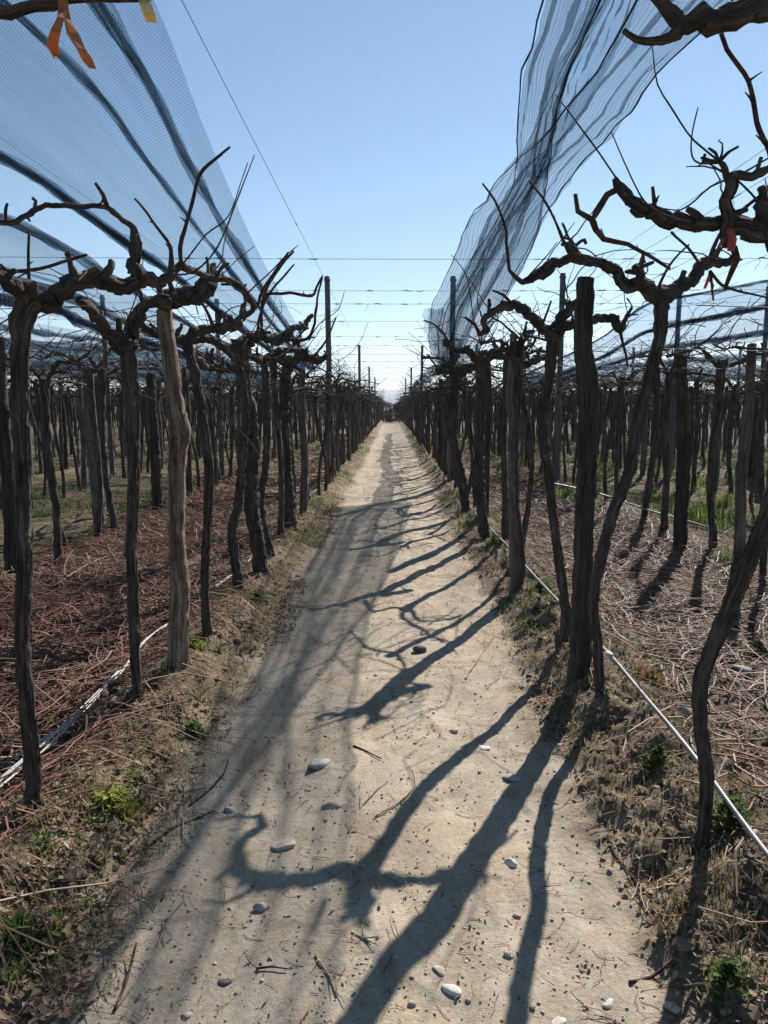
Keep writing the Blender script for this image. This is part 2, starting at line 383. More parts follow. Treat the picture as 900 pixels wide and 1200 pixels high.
# ------------------------------------------------------------------ grapevines
def px_line(spec, Y0, dY=0.0):
    """[(px,py,rpx[,Y])...] -> world points and radii"""
    pts, rad = [], []; n_ = len(spec)
    for i, s in enumerate(spec):
        Y = s[3] if len(s) > 3 else Y0 + dY * i / max(1, n_ - 1)
        pts.append(P(s[0], s[1], Y)); rad.append(s[2] * mpp(Y))
    return pts, rad
def solveY(px, py, Y):
    d = ray(px, py)
    for _ in range(12):
        x = d.x / d.y * Y; Y = .5 * Y + .5 * (CAM_H - H(x, Y)) / (-d.z) * d.y
    return Y
def stubs(mb, c, r, k, rg, ln=(.03, .09)):
    """broken spurs along a limb"""
    for _ in range(k):
        i = rg.integers(1, len(c)); p = c[i]
        d = np.array([rg.normal(0, .7), rg.normal(0, .7), abs(rg.normal(.6, .6))]); d /= np.linalg.norm(d)
        l = rg.uniform(*ln) + r[i]
        q = p + d * l * .55 + rg.normal(0, .008, 3)
        tube(mb, [p, q, p + d * l], [r[i] * .62, r[i] * .5 + .001, r[i] * .38 + .001], 8, .012, .22, .25, .08, rg=rg)
def measured_vine(label, trunk, arms, canes, Y, dY=0.0, seed=0, group=None, tiny=True):
    rg = np.random.default_rng(seed + 100); k_ = 1.0
    if len(trunk[0]) < 4:
        Yn = solveY(trunk[0][0], trunk[0][1], Y); k_ = Yn / Y; Y = Yn
    pts, rad = px_line(trunk, Y, dY)
    b = pts[0]; g = H(b.x, b.y); base = Vector((b.x, b.y, g))
    if abs(b.z - g) > .02: pts = [Vector((b.x, b.y, g - .06))] + (pts if b.z > g + .05 else pts[1:]); rad = [rad[0] * 1.25] + (rad if b.z > g + .05 else rad[1:])
    e = empty('grapevine', base); tag(e, label, 'grapevine', group)
    mb = MB(); rad = [q * .69 for q in rad]; tube(mb, pts, rad, 26, .016, .10, .12, .065, rg=rg)
    c_, r_ = catmull(pts, rad, .02)
    for _ in range(46):                                  # peeling bark strips
        i = int(rg.integers(6, max(8, len(c_) - 16))); j = min(len(c_) - 1, i + int(rg.integers(4, 13))); a_ = rg.uniform(0, 6.28); lf = rg.uniform(1.0, 1.3)
        idx_ = np.linspace(i, j, 4).astype(int); q_ = [c_[t_] + np.array([math.cos(a_), math.sin(a_), 0]) * r_[t_] * (lf if n__ == 0 else 1.0 + (.12 if n__ == 3 else .02)) for n__, t_ in enumerate(idx_)]
        tube(mb, q_, [.0012, .0035, .004, .0015], 4, .03, .2, .3, rg=rg)
    for _ in range(4):                                   # bark knots
        c_, r_ = catmull(pts, rad, .05); i = rg.integers(3, len(c_) - 2); d = np.array([*rg.normal(0, 1, 2), .2]); d /= np.linalg.norm(d)
        tube(mb, [c_[i] + (0, 0, -.05), c_[i] + d * r_[i] * .55, c_[i] + (0, 0, .05)], [r_[i] * .3, r_[i] * .7, r_[i] * .3], 7, .03, .2, rg=rg)
    mb.build('trunk', M['bark'], e, off=base)
    for a in arms:
        yy, dy = Y + dY, .0
        if isinstance(a, tuple): a, yy, dy = a; yy *= k_
        if len(a[0]) > 3: a = [(q[0], q[1], q[2], q[3] * k_) for q in a]
        p, r = px_line(a, yy, dy); r = [q * .77 for q in r]; mb = MB(); tube(mb, p, r, 18, .011, .15, .34, .09, rg=rg)
        if r[0] > .012: c_, r_ = catmull(p, r, .03); stubs(mb, c_, r_, 5 if tiny else 2, rg)
        mb.build('arm', M['bark'], e, off=base)
    tips = [px_line(a[0] if isinstance(a, tuple) else a, (a[1] * k_ if isinstance(a, tuple) else Y), 0)[0] for a in arms if len((a[0] if isinstance(a, tuple) else a)[0]) == 3]
    if Y > 2: 
        for tp in tips:                                  # thin year-old shoots along the arms
            for _ in range(3):
                q = np.array(tp[int(rg.integers(1, len(tp)))]); an = rg.uniform(0, 6.28); up = rg.uniform(-.3, 1.3); Lc = rg.uniform(.1, .38); cp = [q]
                for _k in range(4): an += rg.normal(0, .4); up += rg.normal(0, .35); cp.append(cp[-1] + np.array([math.cos(an), math.sin(an), up]) * Lc / 4)
                mb = MB(); tube(mb, cp, [.0042, .0032, .003, .0026, .0016], 6, .03, .12, .5, rg=rg); mb.build('cane', M['cane'], e, off=base)
    for a in canes:
        yy, dy = Y + dY, .0
        if isinstance(a, tuple): a, yy, dy = a; yy *= k_
        if len(a[0]) > 3: a = [(q[0], q[1], q[2], q[3] * k_) for q in a]
        p, r = px_line(a, yy, dy); mb = MB(); tube(mb, p, r, 7, .03, .10, .35, rg=rg)
        c_, r_ = catmull(p, r, .07)
        for i in range(1, len(c_) - 1):                   # nodes and tendrils
            if rg.random() < .5:
                d = rg.normal(0, 1, 3); d[2] = abs(d[2]); d /= np.linalg.norm(d)
                tube(mb, [c_[i], c_[i] + d * .012, c_[i] + d * rg.uniform(.018, .04)], [r_[i] * .9, r_[i] * .5, r_[i] * .2], 5, .02, rg=rg)
        mb.build('cane', M['cane'], e, off=base)
    return e

VS = []   # (x,y) taken by measured vines and posts
def mv(label, trunk, arms, canes, Y, dY=0.0, seed=0, group=None):
    e = measured_vine(label, trunk, arms, canes, Y, dY, seed, group); VS.append((e.location.x, e.location.y)); return e

# ---- left row, read off the photograph as 3-D limbs standing in the row
mv('dark vine at the left edge, standing nearest the white drip lines, arms both ways',
   [(41, 948, 14), (36, 870, 12.5), (27, 760, 12), (29, 660, 11.5), (27, 560, 12), (24, 480, 13), (23, 410, 14), (30, 362, 17), (40, 350, 17)],
   [([(38, 355, 15), (62, 352, 14), (89, 333, 11), (124, 330, 11), (146, 340, 12), (167, 326, 10), (186, 331, 7), (200, 322, 6), (214, 308, 5)], 2.81, .5),
    ([(213, 312, 5), (245, 326, 4.5), (270, 328, 4), (288, 345, 4.5), (296, 360, 3.5), (290, 367, 3)], 3.35, .5),
    ([(34, 352, 15), (22, 338, 13), (0, 326, 11), (-40, 318, 10)], 2.81, -.2),
    ([(160, 322, 11, 3.05), (157, 300, 8, 3.05), (160, 285, 7.5, 3.05), (157, 270, 5, 3.05), (144, 258, 3.8, 3.0), (124, 243, 3.4, 2.95), (89, 242, 3.4, 2.9), (51, 242, 3.6, 2.9), (20, 259, 4, 2.85), (-15, 262, 4, 2.8)])],
   [([(213, 310, 2.6), (213, 280, 2.4), (225, 240, 2.2), (233, 206, 2), (252, 187, 1.7), (270, 172, 1.3)], 3.3, .1),
    ([(198, 318, 2.6), (200, 290, 2.4), (180, 260, 1.7), (158, 233, 1.3)], 3.3, 0),
    ([(126, 243, 3), (120, 228, 2.5), (112, 215, 2)], 2.95, 0),
    ([(35, 345, 2), (33, 310, 1.8), (34, 272, 1.4)], 2.8, 0),
    ([(10, 318, 2.2), (48, 314, 2.2), (102, 298, 1.6)], 2.8, .1),
    ],
   2.81, 0, 1)
mv('slim dark vine beside the pale peeled post, forking low below its top',
   [(160, 822, 9), (158, 740, 8.5), (154, 650, 9), (157, 560, 9), (155, 480, 11), (151, 430, 13), (151, 405, 12)],
   [([(150, 410, 12), (140, 402, 10), (124, 386, 8.5), (107, 364, 7.5), (89, 350, 6)], 3.92, -.2),
    ([(152, 408, 11), (153, 389, 9), (163, 364, 8.5), (180, 354, 8), (200, 351, 12), (225, 345, 13), (243, 336, 14), (246, 326, 8)], 3.92, .3)],
   [([(244, 330, 4), (262, 326, 3.8), (284, 338, 4), (292, 352, 4)], 4.2, .2), ([(205, 345, 3.5), (198, 330, 3), (197, 318, 2)], 4.1, 0)],
   3.92, 0, 2)
mv('thin wavy vine just beyond the pale peeled post',
   [(243, 746, 8), (240, 690, 7), (243, 610, 6.5), (245, 550, 7), (239, 500, 7), (229, 440, 8), (218, 402, 9)],
   [([(218, 400, 9), (229, 388, 7), (248, 385, 6), (270, 383, 8), (283, 373, 6), (285, 358, 3.5)], 4.8, .3), ([(216, 398, 8), (200, 392, 6), (180, 389, 5), (165, 380, 4)], 4.8, -.2),
    ([(222, 412, 6), (235, 425, 5), (252, 432, 5), (272, 428, 5)], 4.8, .4)],
   [([(250, 385, 2.5), (240, 360, 2), (225, 345, 1.5)], 4.9, 0), ([(283, 373, 3), (300, 362, 2.2), (308, 340, 1.8), (338, 296, 1.2)], 5.1, .2)], 4.8, 0, 3)
mv('bowed slender vine, second trunk beyond the pale peeled post',
   [(279, 692, 8.5), (274, 648, 7.5), (272, 620, 7.5), (279, 587, 7), (284, 533, 6.5), (287, 490, 6.5), (282, 440, 7), (270, 410, 7)],
   [([(270, 412, 7), (255, 402, 5.5), (240, 398, 5), (222, 400, 4)], 6, -.2), ([(272, 408, 6), (290, 396, 5), (310, 390, 4)], 6, .3)],
   [([(300, 392, 1.8), (312, 350, 1.5), (345, 310, 1)], 6.2, .2)], 6.0, 0, 4)
mv('stout straight black vine with a wide squared head near the overhead net',
   [(307, 673, 12.5), (301, 629, 11.5), (295, 587, 11), (295, 533, 11), (294, 488, 10.5), (286, 450, 10.5), (283, 415, 12), (284, 402, 12)],
   [([(280, 430, 7), (262, 431, 6), (246, 424, 5), (229, 413, 4)], 6.5, -.2), ([(290, 402, 8), (302, 395, 5.5), (327, 398, 7), (341, 386, 5), (356, 383, 4), (364, 368, 2.5)], 6.5, .4)],
   [([(327, 396, 2.5), (345, 398, 2), (365, 392, 1.8), (372, 350, 1.3), (378, 326, 1)], 6.8, .3), ([(306, 394, 2), (308, 350, 1.7), (323, 320, 1.6), (344, 294, 1.4)], 6.6, 0),
    ([(306, 346, 1.8), (335, 343, 1.8), (365, 346, 1.8), (372, 335, 1.4), (378, 323, 1)], 6.6, .2)], 6.5, 0, 5)
mv('thin leaning vine touching the stout straight black vine at its foot',
   [(318, 652, 6.5), (308, 612, 5.5), (306, 580, 5.5), (311, 547, 5.5), (313, 501, 5.5), (312, 450, 5.5), (308, 422, 6)],
   [([(308, 424, 6), (322, 414, 5), (342, 410, 4), (358, 412, 3.5)], 7.2, .4), ([(307, 424, 5), (295, 418, 4), (280, 420, 3)], 7.2, -.3)],
   [([(340, 410, 1.6), (352, 390, 1.3), (362, 384, 1)], 7.5, 0)], 7.2, 0, 6)
mv('thick grey-sided vine with a flared base on the left verge',
   [(341, 622, 11), (338, 573, 9), (335, 533, 9), (333, 488, 8.5), (335, 445, 8), (338, 424, 9)],
   [([(338, 426, 8), (355, 418, 6), (372, 422, 5), (384, 416, 3)], 8.9, .3), ([(336, 426, 7), (320, 420, 5), (305, 424, 4)], 8.9, -.3)],
   [([(365, 420, 1.4), (380, 402, 1.1), (394, 372, .8)], 9, 0), ([(345, 420, 1.5), (352, 396, 1.2), (350, 380, 1)], 9, 0)], 8.9, 0, 7)

# ---- right row
mv('near right vine with a long leaning trunk crossing the grey pipe',
   [(822, 992, 12.5), (826, 950, 11), (827, 900, 11), (821, 850, 11), (822, 795, 12), (845, 735, 13), (875, 665, 13), (897, 608, 13), (925, 520, 13), (945, 420, 14), (935, 330, 17), (915, 285, 18)],
   [([(935, 310, 17), (905, 272, 20), (880, 270, 14), (844, 263, 10), (811, 262, 10), (780, 258, 11), (758, 247, 10), (733, 229, 8.5), (721, 211, 4)], 2.42, .15),
    ([(853, 285, 9), (852, 255, 8), (851, 237, 9), (857, 214, 8.5), (866, 205, 6), (882, 205, 5.5), (905, 196, 5), (940, 180, 5)], 2.45, -.1),
    ([(858, 215, 6), (853, 202, 5), (843, 190, 3.5)], 2.45, 0),
    ([(905, 275, 15), (894, 255, 12), (897, 240, 9), (888, 236, 5)], 2.42, .1)],
   [([(722, 222, 4), (712, 228, 3.8), (697, 248, 4), (694, 258, 3.8), (676, 249, 3.2), (673, 228, 2.6)], 2.57, 0),
    ([(695, 259, 3.5), (708, 280, 3.2), (735, 286, 2.4), (760, 300, 2.2), (785, 315, 1.6)], 2.57, .1),
    ([(904, 186, 3, 2.3), (887, 142, 2.8, 2.2), (877, 95, 2.6, 2.1), (852, 58, 2.3, 2.0), (843, 28, 2.2, 1.95)]),
    ([(787, 272, 1.6), (806, 290, 1.5), (818, 308, 1.2)], 2.5, .1), ([(870, 246, 2), (890, 230, 2), (912, 215, 1.6)], 2.45, 0),
    ([(766, 254, 4), (768, 236, 3), (765, 218, 2)], 2.5, 0), ([(860, 290, 4), (862, 305, 4), (855, 325, 2.6), (850, 338, 2)], 2.5, .1)],
   2.40, 0, 8)
mv('tall forked vine leaning right beside the thick dark post',
   [(703, 812, 8), (700, 760, 8.5), (695, 705, 8.5), (703, 660, 9), (717, 605, 9), (737, 552, 9), (748, 494, 9), (763, 435, 9.5), (773, 393, 10), (775, 355, 11), (772, 345, 12)],
   [([(774, 352, 12), (757, 334, 10), (733, 331, 9), (718, 315, 8), (695, 306, 7), (672, 302, 7), (652, 309, 7), (637, 318, 9), (622, 326, 6), (611, 333, 3)], 4.18, -.1),
    ([(776, 350, 11), (796, 336, 9), (813, 322, 8.5), (826, 308, 8), (842, 309, 6), (862, 303, 5)], 4.18, .2),
    ([(760, 335, 7), (752, 325, 6), (743, 312, 5)], 4.18, 0), ([(672, 300, 7), (672, 290, 5), (668, 281, 3)], 4.1, 0)],
   [([(612, 331, 3), (597, 317, 2.2), (594, 290, 1.8), (592, 265, 1.6), (580, 236, 1.4), (565, 215, 1)], 4.08, 0), ([(668, 298, 2.5), (662, 286, 2), (650, 257, 1.5), (636, 232, 1.3), (620, 213, 1)], 4.1, 0),
    ([(832, 303, 3), (837, 290, 2.5), (843, 274, 2)], 4.3, 0), ([(832, 318, 2), (843, 330, 1.8), (855, 338, 1.6), (900, 349, 1)], 4.3, .1), ([(833, 322, 1.6), (836, 352, 1)], 4.3, 0),
    ([(772, 336, 1.8), (785, 310, 1.5), (808, 286, 1)], 4.2, 0)],
   4.18, 0, 9)
mv('wavy dark vine close behind the thick dark post on the path side',
   [(660, 750, 8.5), (663, 725, 8), (655, 655, 7.5), (647, 593, 7.5), (642, 551, 8), (636, 508, 8.5), (640, 460, 8.5), (648, 410, 9), (651, 390, 10)],
   [([(648, 394, 9), (636, 382, 7.5), (618, 368, 7), (600, 358, 7), (577, 365, 5), (567, 376, 4), (571, 388, 4), (561, 391, 3)], 4.87, .5),
    ([(653, 390, 8), (660, 370, 7), (671, 358, 6)], 4.87, 0), ([(655, 388, 8), (666, 380, 7), (682, 379, 5), (702, 373, 5.5), (716, 374, 6), (728, 387, 5.5), (733, 374, 3), (741, 360, 2)], 4.9, .15)],
   [([(562, 391, 2.2), (556, 380, 1.8), (545, 372, 1.5)], 5.37, .1), ([(600, 356, 2), (590, 345, 1.7), (577, 340, 1.2)], 5.1, 0), ([(727, 390, 1.8), (733, 415, 1.5), (735, 430, 1)], 5.0, 0),
    ([(635, 382, 1.6), (646, 352, 1.1)], 4.8, 0)],
   4.87, 0, 10)
mv('black vine with crooked high arms leaning on the reddish split post',
   [(607, 690, 6), (612, 660, 5.5), (606, 600, 5.5), (603, 530, 6), (606, 470, 6), (609, 430, 6.5), (610, 400, 6)],
   [([(609, 428, 6), (624, 424, 5), (640, 418, 4.5)], 6.3, .2), ([(610, 404, 6), (614, 392, 4), (626, 388, 3)], 6.3, 0), ([(608, 430, 5), (596, 412, 4.5), (580, 412, 4), (562, 414, 3)], 6.3, -.2)],
   [([(612, 400, 1.6), (590, 380, 1.3), (577, 372, 1)], 6.3, 0)], 6.3, 0, 11)
mv('upright rough vine between the reddish split post and the pale leaning vine',
   [(568, 627, 9), (564, 590, 8), (562, 550, 7.5), (563, 500, 7.5), (565, 450, 7), (564, 420, 7)],
   [([(564, 424, 6.5), (550, 412, 5), (534, 410, 4), (520, 402, 3)], 8.6, -.3), ([(566, 424, 6), (580, 416, 5), (592, 420, 4)], 8.6, .2)],
   [([(528, 405, 1.5), (515, 385, 1.2), (497, 375, .9)], 8.5, 0)], 8.6, 0, 12)
mv('pale leaning vine on the right verge where the net bundle comes down',
   [(546, 598, 7.5), (541, 560, 7), (533, 525, 7), (529, 495, 7), (532, 460, 7), (538, 436, 7)],
   [([(537, 440, 6), (550, 430, 5), (562, 432, 4)], 10.5, .2), ([(537, 438, 6), (525, 430, 5), (512, 436, 3)], 10.5, -.2)],
   [([(515, 434, 1.2), (500, 415, .9)], 10.5, 0)], 10.5, 0, 13)
# arms that reach into the top corners from the two vines beside the camera
mv('nearest right vine beyond the frame, its thick arm reaching across the top corner',
   [(1290, 1180, 40, 1.35), (1300, 900, 36, 1.35), (1280, 600, 34, 1.38), (1260, 300, 34, 1.4), (1200, 90, 36, 1.4)],
   [([(1210, 100, 30), (1100, 30, 24), (980, -10, 20), (900, 4, 17), (862, 14, 15), (822, 24, 17), (797, 30, 11), (780, 10, 9), (752, -14, 8)], 1.4, 0),
    ([(797, 32, 9), (785, 44, 7), (765, 49, 5), (745, 45, 4.5), (731, 36, 3.5)], 1.4, 0)],
   [], 1.4, 0, 14)
mv('nearest left vine beyond the frame, its arm tied with orange ribbon at the corner',
   [(-400, 1200, 40, 1.3), (-390, 900, 36, 1.3), (-400, 500, 34, 1.3), (-370, 200, 34, 1.28), (-330, 60, 34, 1.26)],
   [([(-340, 70, 30), (-220, 30, 20), (-100, 25, 14), (-10, 15, 9), (25, 10, 9), (55, 7, 8), (78, -3, 6), (110, -20, 5)], 1.26, 0)],
   [([(70, 0, 4), (110, -2, 2.5), (165, -1, 2), (230, -14, 1.5)], 1.26, 0)], 1.3, 0, 15)

# ---- thick short posts
def wood_post(label, spec, Y, m_, seed, split=False):
    rg = np.random.default_rng(seed); Y = solveY(spec[0][0], spec[0][1], Y); pts, rad = px_line(spec, Y); rad = [q * .84 for q in rad]; b = pts[0]; g = H(b.x, b.y)
    pts = [Vector((b.x, b.y, g - .1))] + pts[1:]; rad = [rad[0] * 1.02] + rad[1:]
    mb = MB(); c, r = catmull(pts, rad, .02)
    tube(mb, pts, rad, 26, .02, .05, .06, .055, rg=rg)
    V_ = mb.v[0]; V_[-1] = V_[-1] - np.array([0, 0, rad[-1] * .25])           # sawn, almost flat top
    ob = mb.build('wooden_post', M[m_], off=(b.x, b.y, g)); ob.location = (b.x, b.y, g)
    tag(ob, label, 'wooden post', 'short wooden posts among the vines'); VS.append((b.x, b.y)); VS.append((b.x, b.y + .4)); VS.append((b.x, b.y - .4)); return ob
wood_post('pale peeled wooden post in the left row with a bare knotty trunk',
          [(207, 782, 15.5), (209, 740, 14), (211, 690, 14), (208, 640, 11.5), (207, 600, 11.5), (208, 540, 12), (212, 506, 14.5), (207, 480, 12), (203, 450, 11), (198, 410, 10.5), (192, 362, 10)], 4.45, 'wood_pale', 21)
wood_post('thick dark split wooden post with a flat sawn top rising above the vines',
          [(678, 788, 16), (680, 740, 14), (683, 680, 13), (685, 600, 12.5), (688, 533, 12.5), (690, 470, 14), (689, 440, 14), (684, 410, 11.5), (684, 370, 12), (687, 326, 10.5)], 4.5, 'wood_dark', 22)
wood_post('slim reddish grey split post beside the grey pipe on the right',
          [(606, 688, 9), (604, 650, 8.5), (602, 593, 7), (601, 537, 7.5), (602, 494, 7), (597, 465, 6), (600, 430, 5.5), (602, 391, 4.6)], 6.2, 'wood_grey', 23)
wood_post('stocky dark post in the second row to the right, splinters on top',
          [(797, 642, 9), (799, 590, 8.5), (801, 540, 8.5), (800, 480, 8), (798, 416, 7)], 8.26, 'wood_dark', 24)
wood_post('weathered grey post in the second row to the left, nearest the frame edge',
          [(117, 622, 8.5), (112, 560, 8), (106, 500, 7.5), (102, 430, 7)], 9.0, 'wood_grey', 25)
wood_post('dark short post in the second row left, seen past the slim forked vine',
          [(184, 600, 7.5), (182, 540, 7), (178, 480, 6.5), (176, 438, 6)], 10.2, 'wood_dark', 26)

# ------------------------------------------------------------------ generic vines, copied
def proto(seed, detail=1.0):
    """trunk, arms, canes as MBs about a base at the origin"""
    rg = np.random.default_rng(500 + seed)
    Ht = rg.uniform(1.78, 2.02); r0 = rg.uniform(.022, .040); tr = MB(); pts = []; q = np.array([0, 0, -.06]); lean = rg.normal(0, .055, 2); k = 7
    w1, w2 = rg.uniform(0, 6.28, 2); am = rg.uniform(.015, .07)
    for i in range(k):
        f = i / (k - 1); pts.append((lean[0] * f * 2 + am * math.sin(w1 + f * 5.5) - am * math.sin(w1), lean[1] * f * 2 + am * math.sin(w2 + f * 5) - am * math.sin(w2), -.06 + (Ht + .06) * f))
    rad = [r0 * 1.35, r0 * 1.05, r0 * .95, r0 * .92, r0 * .95, r0 * 1.05, r0 * 1.35]
    hi = detail >= 1
    tube(tr, pts, rad, 12 if hi else 5, .04 if hi else .3, .12, .12 if hi else 0, .07 if hi else .03, rg=rg)
    arms, canes = [], []; head = np.array(pts[-1]); a0 = rg.choice([0, math.pi / 2]) + rg.normal(0, .5); na = rg.integers(2, 4) if hi else 2
    for a in range(na):
        an = a0 + a * 2 * math.pi / na + rg.normal(0, .35); L = rg.uniform(.45, .85); rise = rg.uniform(.02, .22); pa = [head - (0, 0, .07)]; m_ = 5
        for i in range(1, m_ + 1):
            f = i / m_; an += rg.normal(0, .22)
            pa.append(pa[-1] + np.array([math.cos(an) * L / m_, math.sin(an) * L / m_, (rise * (1.6 if i < 3 else -.2) / m_) * 2 + rg.normal(0, .025)]))
        ra = r0 * .56; rads = [ra * (1.05 - .11 * i) * (1.0 + (.5 if i in (4, 5) and rg.random() < .6 else 0)) for i in range(m_ + 1)]
        mb = MB(); tube(mb, pa, rads, 8 if hi else 4, .03 if hi else .22, .2, .2 if hi else 0, .05, rg=rg)
        c_, r_ = catmull(pa, rads, .04)
        if hi: stubs(mb, c_, r_, 5, rg)
        arms.append(mb)
        for _ in range(rg.integers(2, 5) if hi else 2):
            i = rg.integers(len(c_) // 2, len(c_)); p = c_[i]; an2 = rg.uniform(0, 6.28); up = rg.uniform(-.25, .9); Lc = rg.uniform(.2, .7); cp = [p]
            for s in range(4): an2 += rg.normal(0, .35); up += rg.normal(0, .25); cp.append(cp[-1] + np.array([math.cos(an2), math.sin(an2), up]) * Lc / 4)
            mb = MB(); rc = rg.uniform(.004, .0065) * (1 if hi else 1.3); tube(mb, cp, [rc * 1.3, rc, rc, rc * .8, rc * .5], 5 if hi else 3, .07 if hi else .2, .1, .3 if hi else 0, rg=rg)
            canes.append(mb)
    return tr, arms, canes
NP = 10
protos = []
for s in range(NP):
    tr, arms, canes = proto(s)
    protos.append((tr, arms, canes))
# positions
slots = []; posts_short = []; rg = np.random.default_rng(3)
for side in (-1, 1):
    for ri, rx in enumerate(ROWX):
        y = {0: 7.7 if side < 0 else 5.5}.get(ri, 1.8 + rg.uniform(0, .8)); k = 0
        ymax = 118
        nxt = rg.integers(2, 5)
        while y < ymax:
            x = side * rx + rg.normal(0, .05)
            vis = (not (ri == 0 and y < 10 and False)) and abs(x) < .56 * y + (2.5 if side > 0 else 1.0)
            free = all((x - a) ** 2 + (y - b) ** 2 > .10 for a, b in VS)
            if vis and free:
                if k == nxt and y < 60: posts_short.append((x, y, ri, side)); k = 0; nxt = rg.integers(5, 9)
                else: slots.append((x, y, ri, side)); k += 1
            sp = ((.85 if side > 0 else .7) if y < 13 else .50) if ri == 0 else .58
            if y > 40: sp = .8
            y += sp * rg.uniform(.75, 1.3)
# what shows largest: distance, near rows first
slots.sort(key=lambda s: math.hypot(s[0] * (1.25 if s[2] else .8), s[1]) * (1 + .10 * s[2]) )
N_THINGS = 283
ordn = ['first', 'second', 'third', 'fourth', 'fifth', 'sixth', 'seventh', 'eighth', 'ninth', 'tenth', 'eleventh', 'twelfth', 'thirteenth', 'fourteenth', 'fifteenth', 'sixteenth']
rowname = ['row along the {} of the path', 'second row {} of the path', 'third row {} of the path', 'fourth row {} of the path', 'fifth row {} of the path']
things = slots[:N_THINGS]; rest = slots[N_THINGS:]
cnt = {}; made = {}; simple = {}
print('slots', len(slots), 'short posts', len(posts_short))
start = {(0, -1): 'the thin vine touching the stout straight one', (0, 1): 'the thick dark flat-topped post'}
for x, y, ri, side in sorted(things, key=lambda s: s[1]):
    sd_ = 'left' if side < 0 else 'right'; key = (ri, side); cnt[key] = cnt.get(key, 0) + 1; k = cnt[key]
    pid = rg.integers(NP); base = (x, y, H(x, y)); rz = rg.uniform(0, 6.28); s_ = rg.uniform(.93, 1.06)
    inframe = abs(x) < .50 * y
    if not inframe: label = 'bare dark grapevine standing just outside the ' + sd_ + ' edge of the view'; grp = 'vines outside the ' + sd_ + ' edge'; cnt[key] -= 1
    elif ri == 0 and k <= 10: label = f'slim bare vine, {ordn[k-1]} plain trunk beyond {start[key]}'; grp = 'vines lining the path on the ' + sd_
    elif ri == 0:
        wh = 'before its first tall pole' if y < 15.2 else ('between its first and second tall poles' if y < 31.8 else 'beyond its second tall pole')
        label = f'slim vine lining the path on the {sd_}, {wh}'; grp = f'vines lining the path on the {sd_} {wh}'
    elif ri <= 2 and k <= 12:
        label = f'bare vine, {ordn[k-1]} visible trunk in the {"second" if ri == 1 else "third"} row {sd_} of the path'; grp = f'vines of the {"second" if ri == 1 else "third"} row on the ' + sd_
    else:
        rn_ = ['first', 'second', 'third', 'fourth', 'fifth', 'sixth', 'seventh', 'eighth'][min(ri, 7)]
        nf = 'nearer' if y < 14 else ('middle' if y < 20 else 'farther'); label = f'dark bare vine in the {nf} stretch of the {rn_} row {sd_} of the path'; grp = f'vines in the {nf} stretch of the {rn_} row on the {sd_}'
    d = math.hypot(x, y)
    if d < 17:
        e = empty('grapevine', base); e.rotation_euler = (0, 0, rz); e.scale = (s_,) * 3; tag(e, label, 'grapevine', grp)
        if pid not in made:
            tr, arms, canes = protos[pid]
            ch = [tr.build('trunk', M['bark'])] + [a.build('arm', M['bark']) for a in arms] + [c_.build('cane', M['cane']) for c_ in canes]
            made[pid] = ch
            for o_ in ch: o_.parent = e
        else:
            for src in made[pid]:
                o_ = src.copy(); COL.objects.link(o_); o_.parent = e
    else:
        if pid not in simple:
            tr, arms, canes = protos[pid]; mb = MB()
            for q in [tr] + arms + canes:
                off = mb.n
                for v in q.v: mb.v.append(v)
                mb.bk += q.bk
                mb.f += [tuple(i + off for i in f) for f in q.f]; mb.n += q.n
            o_ = mb.build('grapevine', M['bark']); simple[pid] = o_
        else: o_ = simple[pid].copy(); COL.objects.link(o_)
        o_.location = base; o_.rotation_euler = (0, 0, rz); o_.scale = (s_,) * 3; tag(o_, label, 'grapevine', grp)
# the mass beyond
lows = []
for s in range(8):
    tr, arms, canes = proto(s + 50, .3); mb = MB()
    for q in [tr] + arms + canes:
        off = mb.n; mb.v += q.v; mb.bk += q.bk; mb.f += [tuple(i + off for i in f) for f in q.f]; mb.n += q.n
    v = np.concatenate(mb.v); f = np.array([q + (q[3],) if len(q) == 5 else (q if len(q) == 4 else (q[0], q[1], q[2], q[2])) for q in mb.f]); lows.append((v, f))
tri = []; Vs = []; off = 0
for x, y, ri, side in rest:
    v, f = lows[rg.integers(8)]; a = rg.uniform(0, 6.28); s_ = rg.uniform(.92, 1.07)
    c_, s2 = math.cos(a), math.sin(a); vv = np.stack([v[:, 0] * c_ - v[:, 1] * s2, v[:, 0] * s2 + v[:, 1] * c_, v[:, 2]], 1) * s_ + (x, y, 0)
    Vs.append(vv); t1 = f[:, [0, 1, 2]]; t2 = f[:, [0, 2, 3]]; t2 = t2[t2[:, 1] != t2[:, 2]]; tri.append(np.vstack([t1, t2]) + off); off += len(v)
tag(fast_mesh('distant_vines', np.concatenate(Vs), np.concatenate(tri), M['bark_far']), 'mass of bare vine trunks filling the far rows of the vineyard', 'grapevines', None, 'stuff')

